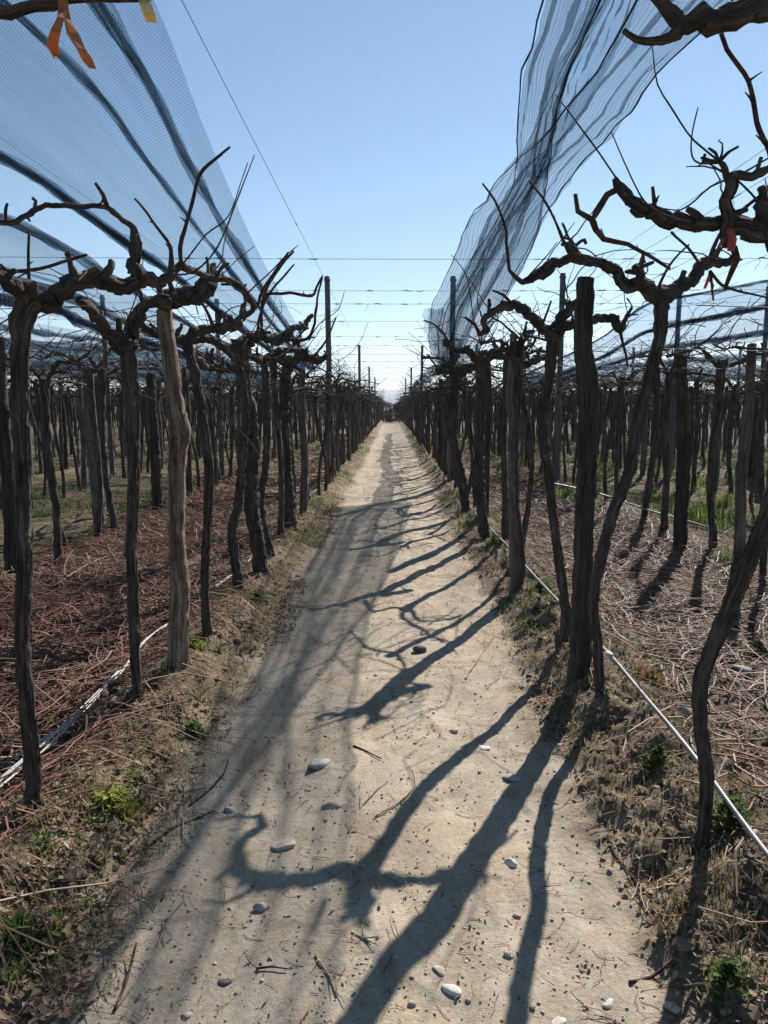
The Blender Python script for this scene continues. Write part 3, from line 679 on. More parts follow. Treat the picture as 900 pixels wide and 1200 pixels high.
def scrub_tree(x, y, h_, label, seed):
    h_ *= .8; rg = np.random.default_rng(seed); g = H(x, y); e = empty('scrub_tree', (x, y, g)); tag(e, label, 'tree', 'bare scrub trees closing the far end of the path')
    t_ = MB(); fork = (rg.normal(0, .1), 0, h_ * .12); tube(t_, [(0, 0, -.1), (.03, 0, h_ * .06), fork], [.12, .09, .075], 7, .2, .2, .2); t_.build('trunk', M['bark'], e)
    c_ = MB()
    def grow(p, d, L, r_, k):
        q = p + d * L; r_ = max(r_, .018); tube(c_, [p, p + d * L * .5 + rg.normal(0, .05 * L, 3), q], [r_, r_ * .8, r_ * .6], 4, .5, rg=rg)
        if k == 0: return
        for _ in range(4 if k > 1 else 5):
            d2 = d + rg.normal(0, .55, 3); d2 /= np.linalg.norm(d2); grow(q, d2, L * rg.uniform(.6, .85), r_ * .55, k - 1)
    for _ in range(11):
        d = np.array([rg.normal(0, 1.1), rg.normal(0, 1.1), rg.uniform(.15, 1.0)]); d /= np.linalg.norm(d); grow(np.array(fork), d, h_ * .28, .05, 3)
    c_.build('crown', M['bark_far'], e)
for i, (x, y, h_, lb) in enumerate([(-.9, 86, 2.6, 'low brown scrub tree just left of the vanishing point'), (.7, 92, 3.0, 'low brown scrub tree just right of the vanishing point'),
        (-3.2, 98, 3.3, 'bare scrub tree beyond the left rows at the far end'), (3.4, 101, 3.4, 'bare scrub tree beyond the right rows at the far end'), (0.0, 112, 3.8, 'taller hazy scrub tree dead ahead at the end of the path'), (0.1, 82, 1.7, 'lowest dry bush in the middle where the path ends'), (-2.0, 90, 2.4, 'brown bush left of the lowest dry bush'), (2.1, 88, 2.4, 'brown bush right of the lowest dry bush')]): scrub_tree(x, y, h_, lb, 600 + i)
# tangle of thin canes along the trellis wires over the rows
def cane_cloud(name, n_, xr, yr, zr, L, r, seed, sides=3, seg=5, flat=.25, m_='cut_canes', conform=False, dirbias=None, keep=None, wig=.35):
    rg = np.random.default_rng(seed)
    x = rg.uniform(*xr, n_); y = yr[0] + (yr[1] - yr[0]) * rg.random(n_) ** (1.6 if conform else 1.3)
    if keep is not None: k = keep(x, y, rg); x = x[k]; y = y[k]; n_ = len(x)
    a = rg.uniform(0, 2 * np.pi, n_) if dirbias is None else rg.normal(dirbias, .7, n_)
    Ln = rg.uniform(*L, n_); st = Ln / (seg - 1); el = rg.normal(0, flat, n_)
    rr = rg.uniform(*r, n_) * np.maximum(1, y / 9)
    pts = np.zeros((n_, seg, 3)); p = np.stack([x, y, rg.uniform(*zr, n_)], 1); pts[:, 0] = p; cur = rg.normal(0, wig * .7, n_)
    zoff = rg.uniform(zr[0], zr[1], n_)
    for i in range(1, seg):
        a = a + cur + rg.normal(0, wig * .8, n_); el = el * .8 + rg.normal(0, flat * .6, n_)
        p = p + np.stack([np.cos(a) * np.cos(el), np.sin(a) * np.cos(el), np.sin(el)], 1) * st[:, None]; pts[:, i] = p
    if conform:
        g = hgt(pts[..., 0].ravel(), pts[..., 1].ravel()).reshape(n_, seg)
        bow = np.sin(np.linspace(0, np.pi, seg))[None, :] * (rg.exponential(.025, n_) * np.minimum(1, Ln / .45) ** 1.5)[:, None]
        pts[..., 2] = g + zoff[:, None] + bow + rr[:, None]
    T = np.gradient(pts, axis=1); T /= np.linalg.norm(T, axis=2)[..., None] + 1e-9
    up = np.array([0, 0, 1.]); N = np.cross(T, up); N /= np.linalg.norm(N, axis=2)[..., None] + 1e-6; B = np.cross(N, T)
    th = np.linspace(0, 2 * np.pi, sides, endpoint=False) + .5
    tap = np.linspace(1, .55, seg)[None, :, None, None]
    V = pts[:, :, None, :] + (rr[:, None, None, None] * tap) * (np.cos(th)[None, None, :, None] * N[:, :, None, :] + np.sin(th)[None, None, :, None] * B[:, :, None, :])
    base = (np.arange(n_) * seg * sides)[:, None, None]; i_ = np.arange(seg - 1)[None, :, None] * sides; j = np.arange(sides)[None, None, :]; j2 = (j + 1) % sides
    F = np.stack([base + i_ + j, base + i_ + j2, base + i_ + sides + j2, base + i_ + sides + j], -1).reshape(-1, 4)
    return V.reshape(-1, 3), F
def merge(parts):
    Vs, Fs, off = [], [], 0
    for v, f in parts: Vs.append(v); Fs.append(f + off); off += len(v)
    return np.concatenate(Vs), np.concatenate(Fs)
parts = []
def krow(x, y, rg):
    d = np.min([np.abs(np.abs(x) - r) for r in ROWX], axis=0); return (rg.random(len(x)) < np.where(d < .9, .9, .45)) & (np.abs(x) > .75) & (np.abs(x) < .6 * y)
parts.append(cane_cloud('', 24000, (-26, 26), (5, 70), (1.85, 2.4), (.25, .9), (.0025, .0055), 41, 3, 7, .45, keep=krow))
v, f = merge(parts)
tag(fast_mesh('canopy_canes', v, f, M['bark_far']), 'tangle of thin leafless canes tied along the trellis over the vine rows', 'vine canes', None, 'stuff')

# cut canes on the ground between the rows
def kground(lo, hi, dens=1.0):
    def k(x, y, rg):
        ax_ = np.abs(x); patch = fbm(x, y, .55, 3, 61) > -.35
        return (ax_ > lo + .2 * rg.normal(0, 1, len(x)) * .3) & (ax_ < hi) & (ax_ < .62 * y + .6) & patch & (rg.random(len(x)) < dens)
    return k
parts = [cane_cloud('', 7200, (-3.5, -1.55), (1.8, 16), (0, .06), (.3, 1.1), (.002, .0062), 42, 3, 7, .1, conform=True, keep=kground(1.55, 3.4), wig=.22),
         cane_cloud('', 3000, (1.55, 3.5), (1.8, 16), (0, .05), (.25, 1.0), (.002, .0062), 43, 3, 7, .1, conform=True, keep=kground(1.6, 3.4), wig=.22),
         cane_cloud('', 5000, (-12, 12), (8, 40), (0, .06), (.3, .9), (.003, .005), 44, 3, 5, .1, conform=True, keep=kground(3.4, 12)),
         cane_cloud('', 3000, (-3.5, 3.5), (15, 45), (0, .06), (.3, .9), (.003, .005), 45, 3, 5, .1, conform=True, keep=kground(1.5, 3.5)),
         cane_cloud('', 2600, (-1.7, 1.7), (1.6, 14), (0, .02), (.04, .28), (.001, .0028), 46, 3, 5, .1, conform=True, keep=kground(.80, 1.7)),
         cane_cloud('', 1300, (-.9, .9), (1.6, 14), (0, .003), (.02, .10), (.0007, .0017), 47, 3, 4, .05, conform=True)]
v, f = merge(parts)
tag(fast_mesh('pruning_litter', v, f, M['cut_canes']), 'reddish brown pruned canes strewn over the ground between the vine rows', 'cut canes', None, 'stuff')

def scatter_leaves(n_, xr, yr, size, seed, keep=None, lift=.006, tilt=.45):
    rg = np.random.default_rng(seed); x = rg.uniform(*xr, n_); y = yr[0] + (yr[1] - yr[0]) * rg.random(n_) ** 1.7
    if keep is not None: k = keep(x, y, rg); x = x[k]; y = y[k]; n_ = len(x)
    g = hgt(x, y); s = rg.uniform(*size, n_); a = rg.uniform(0, 6.28, n_); t1 = rg.normal(0, tilt, n_); t2 = rg.normal(0, tilt, n_)
    shp = np.array([(-1, 0), (-.3, .55), (.35, .6), (1, .05), (.3, -.55), (-.4, -.5)]); P_ = np.zeros((n_, 6, 3))
    for i, (u, w_) in enumerate(shp):
        j = rg.uniform(.75, 1.2, n_)
        X_ = (u * np.cos(a) - w_ * np.sin(a)) * s * j; Y_ = (u * np.sin(a) + w_ * np.cos(a)) * s * j
        P_[:, i] = np.stack([x + X_, y + Y_, g + lift + s * .35 + X_ * t1 + Y_ * t2 + (abs(w_) * s * .35)], 1)
    b = (np.arange(n_) * 6)[:, None]; F = np.concatenate([b + [0, 1, 2], b + [0, 2, 3], b + [0, 3, 4], b + [0, 4, 5]]); return P_.reshape(-1, 3), F
def kverge(x, y, rg): return (np.abs(x) > path_half(x, y) - .1 + np.abs(rg.normal(0, .12, len(x)))) & (fbm(x, y, 1.4, 3, 71) > -.25)
v, f = merge([scatter_leaves(26000, (-2.0, -.7), (1.5, 12), (.004, .019), 51, kverge), scatter_leaves(19000, (.75, 2.6), (1.5, 12), (.004, .017), 52, kverge),
              scatter_leaves(3200, (-.9, .9), (1.5, 12), (.002, .009), 53), scatter_leaves(20000, (-3.4, 3.4), (2, 16), (.008, .02), 54, kground(1.5, 3.4))])
tag(fast_mesh('dry_leaves', v, f, M['dry_leaves']), 'dry brown leaf scraps lying along both verges of the path', 'dry leaves', None, 'stuff')

def pebbles(n_, xr, yr, size, seed, keep=None, sink=.3, squash=.65):
    rg = np.random.default_rng(seed); x = rg.uniform(*xr, n_); y = yr[0] + (yr[1] - yr[0]) * rg.random(n_) ** 1.8
    if keep is not None: k = keep(x, y, rg); x = x[k]; y = y[k]; n_ = len(x)
    g = hgt(x, y); s = size[0] * (size[1] / size[0]) ** (rg.random(n_) ** 2.2)
    t = (1 + 5 ** .5) / 2
    iv = np.array([(-1, t, 0), (1, t, 0), (-1, -t, 0), (1, -t, 0), (0, -1, t), (0, 1, t), (0, -1, -t), (0, 1, -t), (t, 0, -1), (t, 0, 1), (-t, 0, -1), (-t, 0, 1)]) / 1.9
    fi = np.array([(0, 11, 5), (0, 5, 1), (0, 1, 7), (0, 7, 10), (0, 10, 11), (1, 5, 9), (5, 11, 4), (11, 10, 2), (10, 7, 6), (7, 1, 8), (3, 9, 4), (3, 4, 2), (3, 2, 6), (3, 6, 8), (3, 8, 9), (4, 9, 5), (2, 4, 11), (6, 2, 10), (8, 6, 7), (9, 8, 1)])
    sc3 = np.stack([rg.uniform(.7, 1.3, n_), rg.uniform(.6, 1.1, n_), rg.uniform(.5, .9, n_) * squash * 1.3], 1) * s[:, None]
    V = iv[None] * (1 + rg.normal(0, .14, (n_, 12, 1))) * sc3[:, None]
    a = rg.uniform(0, 6.28, n_); ca, sa = np.cos(a)[:, None], np.sin(a)[:, None]
    V = np.stack([V[..., 0] * ca - V[..., 1] * sa + x[:, None], V[..., 0] * sa + V[..., 1] * ca + y[:, None], V[..., 2] + (g + sc3[:, 2] * (1 - 2 * sink))[:, None]], -1)
    return V.reshape(-1, 3), (fi[None] + (np.arange(n_) * 12)[:, None, None]).reshape(-1, 3)
v, f = merge([pebbles(4500, (-.95, .95), (1.5, 12), (.0012, .007), 61), pebbles(230, (-.85, .85), (1.5, 7), (.005, .013), 64)])
tag(fast_mesh('gravel', v, f, M['pebble_stone'], True), 'small gravel scattered over the dirt path', 'gravel', None, 'stuff')
def kedge(x, y, rg): d = np.abs(x) - path_half(x, y); return (d > .0) & (rg.random(len(x)) < np.exp(-np.maximum(d - .05, 0) / .35))
v, f = merge([pebbles(7000, (.8, 2.2), (1.5, 14), (.004, .030), 62, kedge, .45), pebbles(4200, (-2.0, -.8), (1.5, 14), (.004, .03), 63, kedge, .45), pebbles(900, (-3.4, 3.4), (2, 12), (.006, .028), 65, kground(1.5, 3.4), .4)])
tag(fast_mesh('soil_rubble', v, f, M['soil_clods'], False), 'crumbled brown soil clods heaped along the edges of the path', 'soil clods', None, 'stuff')

# grass blades and leafy weeds
def blades(centres, per, hgt_, spread, width, seed, lean=.5):
    rg = np.random.default_rng(seed); c = np.repeat(np.array(centres, float), per, 0); n_ = len(c)
    c[:, :2] += np.clip(rg.normal(0, 1, (n_, 2)), -1.4, 1.4) * spread; g = hgt(c[:, 0], c[:, 1]); a = rg.uniform(0, 6.28, n_); h_ = rg.uniform(*hgt_, n_); ln = np.abs(rg.normal(0, lean, n_)) * h_
    d = np.stack([np.cos(a), np.sin(a)], 1); w_ = np.stack([-d[:, 1], d[:, 0]], 1) * (width * rg.uniform(.6, 1.3, n_))[:, None]
    def L(xy, z): return np.concatenate([xy, z[:, None]], 1)
    b = c[:, :2]; mid = b + d * (ln * .4)[:, None]; tip = b + d * ln[:, None]
    V = np.stack([L(b - w_ * .6, g - .01), L(b + w_ * .6, g - .01), L(mid + w_, g + h_ * .55), L(mid - w_, g + h_ * .55), L(tip, g + h_)], 1)
    i = (np.arange(n_) * 5)[:, None]; F = np.concatenate([i + [0, 1, 2], i + [0, 2, 3], i + [3, 2, 4]]); return V.reshape(-1, 3), F
rg = np.random.default_rng(90)
def cpts(n_, xr, yr, keep=None, pw=1.3):
    x = rg.uniform(*xr, n_); y = yr[0] + (yr[1] - yr[0]) * rg.random(n_) ** pw
    k = np.abs(x) < .6 * y + .5
    if keep is not None: k &= keep(x, y)
    return np.stack([x[k], y[k], 0 * x[k]], 1)
gk = lambda x, y: fbm(x, y, .9, 3, 81) > .12
v, f = merge([blades(cpts(330, (-1.35, -.85), (7, 45), gk), 28, (.02, .09), .07, .003, 1), blades(cpts(300, (.9, 1.4), (5, 45), gk), 26, (.02, .10), .06, .003, 2),
              blades(cpts(1500, (-14, -2.6), (8, 45), gk), 22, (.03, .16), .12, .006, 3), blades(cpts(3000, (2.9, 14), (6.5, 45), gk), 26, (.03, .20), .13, .006, 4),
              blades(cpts(90, (3.0, 9), (9, 22), gk), 60, (.08, .32), .22, .009, 6, .6), blades(cpts(900, (-3.4, 3.4), (2, 12), lambda x, y: (np.abs(x) > .92) & gk(x, y)), 12, (.008, .045), .03, .0022, 5, .9)])
rgw = np.random.default_rng(404); cw = cpts(1100, (-3.3, 3.3), (1.8, 14), lambda x, y: (np.abs(x) > .93) & (fbm(x, y, 1.2, 3, 91) > .02) & ((x > 0) | (np.abs(x) < 1.7) | (rgw.random(len(x)) < .3)), 1.5)
Lw = []; Fw = []; k_ = 0
for (x_, y_, _) in cw:                                   # small broad-leaved seedlings
    nl = int(rgw.integers(5, 22)); an = rgw.uniform(0, 6.28, nl); rd = rgw.uniform(.004, .045, nl); s_ = rgw.uniform(.005, .017, nl); cx_, cy_ = x_ + np.cos(an) * rd, y_ + np.sin(an) * rd
    cz = hgt(cx_, cy_) + rgw.uniform(.008, .035, nl); a2 = an + rgw.normal(0, .5, nl); ti = rgw.normal(.3, .4, nl); rings = []
    for (u, w_) in ((-1, 0), (-.2, .5), (.5, .45), (1.1, 0), (.5, -.45), (-.2, -.5)):
        rings.append(np.stack([cx_ + (u * np.cos(a2) - w_ * np.sin(a2)) * s_, cy_ + (u * np.sin(a2) + w_ * np.cos(a2)) * s_, cz + u * s_ * ti + abs(w_) * s_ * .4], 1))
    b = (np.arange(nl) * 6 + k_)[:, None]; Fw.append(np.concatenate([b + [0, 1, 2], b + [0, 2, 3], b + [0, 3, 4], b + [0, 4, 5]])); Lw.append(np.stack(rings, 1).reshape(-1, 3)); k_ += nl * 6
v, f = merge([(v, f), (np.concatenate(Lw), np.concatenate(Fw))])
tag(fast_mesh('weeds', v, f, M['green_blades']), 'patches of low green weeds growing under the vines', 'weeds', None, 'stuff')
v, f = merge([blades(cpts(1700, (-1.6, -.8), (1.8, 40), None, 1.9), 14, (.01, .06), .05, .0016, 11, 1.0), blades(cpts(1100, (.85, 1.6), (1.8, 40), None, 1.8), 12, (.01, .06), .05, .0018, 12, .9),
              blades(cpts(900, (-10, 10), (6, 35), lambda x, y: np.abs(x) > 2.8), 14, (.02, .12), .12, .004, 13, .9)])
tag(fast_mesh('dry_grass', v, f, M['dry_blades']), 'short dry yellowish grass growing along the verges', 'dry grass', None, 'stuff')

def weed_plant(name, label, px, py, spread, h_, n_, kind, seed, Yh=.05, cat='weed', leafy=True):
    c = Gp(px, py, Yh); x, y = c.x, c.y; g = H(x, y); rg = np.random.default_rng(seed); e = MB()
    v, f = blades([(x, y, 0)], n_, (h_ * .4, h_), spread * .45, .0028 if not leafy else .0022, seed, .8)
    Vs = [v]; Fs = [f]; off = len(v)
    if leafy:                                         # oval leaves on the stems
        k = n_ * 2; an = rg.uniform(0, 6.28, k); rd = np.clip(np.abs(rg.normal(0, spread * .5, k)), 0, spread); s = rg.uniform(.008, .02, k)
        cx_, cy_ = x + np.cos(an) * rd, y + np.sin(an) * rd; cz = hgt(cx_, cy_) + rg.uniform(.1, 1, k) * h_ * (1 - rd / (spread * 2.5)).clip(.15, 1)
        a2 = an + rg.normal(0, .7, k); ti = rg.normal(.2, .4, k); rings = []
        for (u, w_) in ((-1, 0), (-.2, .5), (.5, .45), (1.1, 0), (.5, -.45), (-.2, -.5)):
            dx = (u * np.cos(a2) - w_ * np.sin(a2)) * s; dy = (u * np.sin(a2) + w_ * np.cos(a2)) * s; rings.append(np.stack([cx_ + dx, cy_ + dy, cz + u * s * ti + abs(w_) * s * .4], 1))
        L_ = np.stack(rings, 1).reshape(-1, 3); b = (np.arange(k) * 6)[:, None]; F2 = np.concatenate([b + [0, 1, 2], b + [0, 2, 3], b + [0, 3, 4], b + [0, 4, 5]])
        Vs.append(L_); Fs.append(F2 + off)
    V_ = np.concatenate(Vs) - (x, y, g); ob = fast_mesh(name, V_, np.concatenate(Fs), M[kind]); ob.location = (x, y, g); tag(ob, label, cat); return ob
weed_plant('grass_tuft', 'small bright green grass tuft in the lower left corner by the path', 26, 1122, .055, .07, 200, 'green_blades', 1, .03, 'grass tuft', False)
weed_plant('weed_plant', 'yellowish green sprawling weed on the left verge below the slim vine', 135, 955, .10, .07, 90, 'yellow_weed', 2)
weed_plant('weed_plant', 'vivid green weed clump among cut canes at the left', 84, 645, .16, .10, 160, 'green_blades', 3, .03)
weed_plant('weed_plant', 'tiny yellow green weed at the foot of the pale peeled post', 232, 775, .07, .05, 70, 'yellow_weed', 4)
weed_plant('weed_plant', 'small yellow-leaved weed at the foot of the left edge vine', 47, 938, .02, .03, 12, 'yellow_weed', 5, .12)
weed_plant('weed_plant', 'red and yellow weed growing beside the grey pipe on the right', 762, 800, .12, .09, 110, 'red_weed', 6)
weed_plant('weed_plant', 'dark green weed on the right verge below the grey pipe', 768, 905, .06, .07, 80, 'green_blades', 7, .1)
weed_plant('weed_plant', 'green weed clump behind the leaning near right vine', 852, 975, .09, .12, 170, 'green_blades', 8, .08)
weed_plant('weed_plant', 'pale broad-leaved weed in the lower right corner', 852, 1150, .06, .05, 60, 'green_blades', 9, .08)
weed_plant('weed_plant', 'green weed on the right verge beside the reddish split post', 578, 640, .12, .09, 110, 'green_blades', 10, .1)
weed_plant('weed_plant', 'green ground weed between the thick dark post and the wavy vine', 632, 695, .13, .08, 130, 'green_blades', 11, .1)
weed_plant('weed_plant', 'bright yellow green weed in the right field beyond the second row post', 845, 590, .35, .22, 260, 'yellow_weed', 12, .05)
weed_plant('weed_plant', 'small green weed by the left verge near the middle vines', 228, 850, .06, .05, 60, 'green_blades', 13, .08)
weed_plant('weed_plant', 'low green weed on the left verge above the path shadow', 300, 705, .10, .06, 80, 'green_blades', 14, .08)
weed_plant('weed_plant', 'green weed in the right field near the frame edge', 890, 765, .12, .09, 110, 'green_blades', 15, .03)

# ------------------------------------------------------------------ stones on the path
def stone(label, px, py, rpx, m_, seed, flat=.6, el=1.3):
    c = Gp(px, py, .01); rg = np.random.default_rng(seed); s = rpx * mpp(c.y) * .88
    import bmesh
    bm = bmesh.new(); bmesh.ops.create_icosphere(bm, subdivisions=3, radius=1)
    k = [Vector(rg.normal(0, 1, 3)).normalized() for _ in range(5)]; kd = rg.uniform(.45, .8, 5)
    for v in bm.verts:
        p = v.co.copy()
        for kk, d in zip(k, kd):
            q = p.dot(kk)
            if q > d: p -= kk * (q - d) * .95
        p *= 1 + .05 * math.sin(p.x * 5 + seed) * math.sin(p.y * 6) ; v.co = Vector((p.x * s * el, p.y * s * .85 * el * .8, p.z * s * flat))
    me = bpy.data.meshes.new('stone'); bm.to_mesh(me); bm.free(); me.materials.append(M[m_]); me.polygons.foreach_set('use_smooth', [True] * len(me.polygons))
    o_ = bpy.data.objects.new('stone', me); COL.objects.link(o_); o_.location = (c.x, c.y, H(c.x, c.y) + s * flat * .32); o_.rotation_euler = (rg.normal(0, .1), rg.normal(0, .1), rg.normal(0, .5))
    tag(o_, label, 'stone', 'loose stones lying on the dirt path'); return o_
for a in [('largest grey stone half sunk in the middle of the path', 371, 894, 17, 'stone_grey', 1, .45),
          ('angular pinkish flat stone just below the largest grey stone', 389, 943, 12, 'stone_pink', 2, .35),
          ('dark round stone sitting inside the crossing shadows up the path', 492, 762, 9, 'stone_dark', 3, .8),
          ('pale sunlit stone at the edge of the shadowed arm, upper one', 332, 990, 14, 'stone_tan', 4, .45),
          ('rounded grey pebble alone in the lower left of the path', 305, 1061, 9, 'stone_grey', 5, .75),
          ('small flat black pebble at the bottom of the path', 263, 1146, 9, 'stone_dark', 6, .4),
          ('whitish grey stone at the bottom by the wide post shadow', 529, 1160, 13, 'stone_pale', 7, .45),
          ('pale oval stone just left of the bottom white stone', 515, 1137, 10, 'stone_tan', 8, .4),
          ('bright pale stone between the post shadow and the thin shadow', 599, 1009, 8, 'stone_pale', 9, .75),
          ('grey stone lying within the wide post shadow', 600, 908, 11, 'stone_grey', 10, .5),
          ('small brown pebble right of the wide post shadow', 606, 1072, 6, 'stone_pink', 11, .7),
          ('little grey stone between the two lower shadows', 596, 1120, 7, 'stone_grey', 12, .6),
          ('flat white stone chip near the lower right of the path', 714, 1172, 9, 'stone_pale', 13, .4),
          ('pale flake stone on the path beside the thin shadow', 566, 873, 8, 'stone_pale', 14, .35),
          ('small sunlit stone on the path below the dark round stone', 531, 855, 7, 'stone_tan', 15, .45),
          ('grey stone at the upper end of the wide shadow', 613, 803, 5, 'stone_grey', 16, .5),
          ('tan stone buried beside the left pale stones', 268, 947, 9, 'stone_grey', 17, .5),
          ('round pale stone on the right verge under the grey pipe end', 877, 1008, 12, 'stone_pale', 18, .75),
          ('grey rounded stone among cut canes by the grey pipe', 803, 841, 11, 'stone_grey', 19, .85),
          ('dark grey rock in the right field among cut canes', 872, 790, 14, 'stone_grey', 20, .6),
          ('pale stone low in the right corner by the vine shadow', 788, 1180, 11, 'stone_tan', 21, .6),
          ('white stone chip on the bottom edge of the path', 655, 1196, 10, 'stone_pale', 22, .4)]: stone(*a)

# single twigs and cane pieces
def twig(label, pts, r, seed, h=.006, m_='cane', forks=1):
    rg = np.random.default_rng(seed); w3 = []
    for px, py in pts:
        c = Gp(px, py, h); c.z = H(c.x, c.y) + h * rg.uniform(.4, 1.3); w3.append(c)
    b = w3[0].copy(); mb = MB(); tube(mb, w3, list(np.linspace(r * 1.2, r * .6, len(w3))), 6, .03, .12, .6, rg=rg)
    c_, _ = catmull(w3, [r] * len(w3), .03)
    for _ in range(forks):
        i = rg.integers(1, max(2, len(c_) - 1)); d = (c_[-1] - c_[0]); d /= np.linalg.norm(d) + 1e-6; d = d + rg.normal(0, .6, 3); d[2] = abs(d[2]) * .3; l = rg.uniform(.03, .09)
        tube(mb, [c_[i], c_[i] + d * l * .5, c_[i] + d * l], [r * .6, r * .45, r * .3], 5, .03, .1, .3, rg=rg)
    o_ = mb.build('fallen_twig', M[m_], off=b); o_.location = b; tag(o_, label, 'twig', 'cut twigs lying on the path and verges')
M['twig_pale'] = bark('sun_bleached_twig', [(.3, (.20, .15, .11)), (.5, (.36, .29, .22)), (.7, (.52, .45, .36))], (20, 20, 20), .3, .002)
for i, a in enumerate([('long thin curving twig on the lower left of the path', [(134, 1190), (165, 1145), (190, 1100), (192, 1085), (215, 1057)], .0035, 'twig_pale', 2),
    ('pale forked stick jutting from the left verge', [(140, 1013), (160, 992), (188, 967)], .006, 'twig_pale', 1),
    ('brown stick lying beside the pale forked stick', [(170, 1000), (200, 975), (240, 955)], .005, 'cane', 2),
    ('curved brown twig sticking off the left verge by the shadow', [(222, 945), (245, 925), (262, 905), (268, 888)], .004, 'cane', 2),
    ('little forked twig below the curved brown twig', [(214, 960), (216, 985), (224, 995)], .003, 'twig_pale', 1),
    ('short dark stick beside the largest grey stone', [(414, 875), (430, 880), (447, 889)], .004, 'cane', 0),
    ('crossed twig pieces lying in the centre of the path', [(408, 975), (425, 945), (456, 915)], .0035, 'twig_pale', 3),
    ('bent pale twig over the shadow in the centre of the path', [(440, 960), (470, 940), (486, 918), (483, 900)], .0035, 'twig_pale', 1),
    ('thin twig lying flat at the lower left of the path centre', [(300, 1136), (318, 1136), (338, 1140)], .003, 'cane', 0),
    ('leafy scrap of twigs at the bottom of the path', [(370, 1120), (385, 1145), (395, 1170)], .003, 'twig_pale', 3),
    ('small bundle of dry twigs on the path right of the round pebble', [(412, 1095), (425, 1105), (436, 1112)], .0035, 'twig_pale', 3),
    ('forked cane on the right edge of the path below the vine base', [(545, 795), (560, 770), (575, 750), (580, 738)], .004, 'twig_pale', 2),
    ('brown cane on the lower right verge of the path', [(713, 985), (730, 1015), (760, 1055)], .006, 'cane', 2),
    ('short forked stick at the lower right near the vine shadow', [(738, 1153), (765, 1145), (787, 1136)], .006, 'cane', 1),
    ('dark cane lying along the lower left verge', [(0, 1068), (45, 1066), (95, 1070)], .006, 'cane', 1),
    ('second dark cane below it in the lower left corner', [(0, 1085), (40, 1083), (90, 1078)], .005, 'cane', 1),
    ('grey stick leaning down the verge by the lower left grass tuft', [(55, 1125), (90, 1098), (125, 1075)], .006, 'cane', 2),
    ('stick pointing down the lower left corner of the path', [(135, 1190), (150, 1150), (160, 1110)], .004, 'cane', 2)]):
    twig(a[0], a[1], a[2], 700 + i, m_=a[3], forks=a[4])
for i, a in enumerate([('long reddish cane arcing over the litter near the right field edge', [(818, 905), (808, 870), (822, 840), (805, 800), (800, 775), (780, 735), (770, 700)], .004),
    ('pale bright curved cane crossing the right field litter', [(795, 790), (812, 808), (818, 830), (825, 800), (850, 760), (870, 740)], .004),
    ('long pale cane lying across the litter in the left field', [(60, 690), (110, 660), (150, 645)], .005),
    ('pale arched cane in the left litter behind the slim vine', [(95, 760), (120, 735), (140, 720), (170, 715)], .004)]):
    twig(a[0], a[1], a[2], 750 + i, h=.06, m_='twig_pale', forks=2)

# ------------------------------------------------------------------ pipes and drip lines
mb = MB(); hp = [(930, 1040), (900, 1002), (862, 952), (828, 905), (790, 857), (752, 812), (715, 768), (682, 735), (650, 700), (620, 668), (595, 640), (575, 620), (556, 600), (538, 580), (522, 562), (510, 546)]
pts = []
for px, py in hp:
    d = ray(px, py); t = (1.16 - 0) / d.x; p = Vector((0, 0, CAM_H)) + d * t; pts.append(p)
rg = np.random.default_rng(4)
zs = [p.z for p in pts]; y_end = pts[-1].y
for k in range(1, 9): pts.append(Vector((1.16 + rg.normal(0, .02), y_end + k * 5, max(.2, zs[-1]) + rg.normal(0, .02))))
tube(mb, pts, [.0095] * len(pts), 10, .08, 0, 0)
for f_ in (3.35, 3.05): pass
hose = mb.build('irrigation_pipe', M['hose']); tag(hose, 'long pale grey irrigation pipe hung low along the right vine row', 'pipe')
hj = MB()
for yy in (3.55, 4.15):
    i = min(range(len(pts)), key=lambda k: abs(pts[k].y - yy)); p = pts[i]; q = pts[i + 1]; d = (q - p).normalized()
    tube(hj, [p - d * .04, p, p + d * .04], [.0155, .0165, .0155], 12, .02)
hj.build('connector', M['drip'], hose)
mb = MB(); pr = []
for px, py in [(640, 565), (700, 578), (760, 598), (820, 615), (880, 636), (940, 655)]: pr.append(P(px, py, 9.0 + (940 - px) / 300))
tube(mb, pr, [.012] * len(pr), 8, .1); tag(mb.build('irrigation_pipe', M['hose']), 'thin pale pipe strung across the second row on the right', 'pipe')
def ground_line(name, label, pts, r, m_, h, strands=1, seed=0, cat='drip line'):
    rg = np.random.default_rng(seed); mb = MB(); base = [Gp(px, py, h) for px, py in pts]
    for s in range(strands):
        o_ = rg.normal(0, .018, 2) if strands > 1 else (0, 0); w3 = [Vector((p.x + o_[0] + rg.normal(0, .006), p.y, max(p.z + (s * .006), H(p.x, p.y) + r))) for p in base]
        tube(mb, w3, [r] * len(w3), 6, .06)
    ob = mb.build(name, M[m_]); tag(ob, label, cat, 'drip lines along the left row')
ground_line('drip_line', 'white split drip tapes lying on the canes behind the left edge vine', [(-30, 945), (20, 905), (48, 880), (90, 840), (140, 790)], .0035, 'drip', .10, 5, 1)
ground_line('drip_line', 'grey white drip tube running behind the pale peeled post', [(140, 790), (172, 750), (205, 725), (250, 690), (288, 660), (305, 642)], .005, 'drip', .09, 2, 2)
ground_line('drip_line', 'white drip tube continuing toward the flared vine on the left', [(305, 642), (322, 625), (345, 600), (360, 585), (390, 560), (410, 540)], .006, 'drip', .08, 1, 3)
ground_line('drip_line', 'thin white tube lying across the litter at the left frame edge', [(-20, 915), (10, 893), (40, 872), (60, 858)], .005, 'drip', .08, 1, 4)

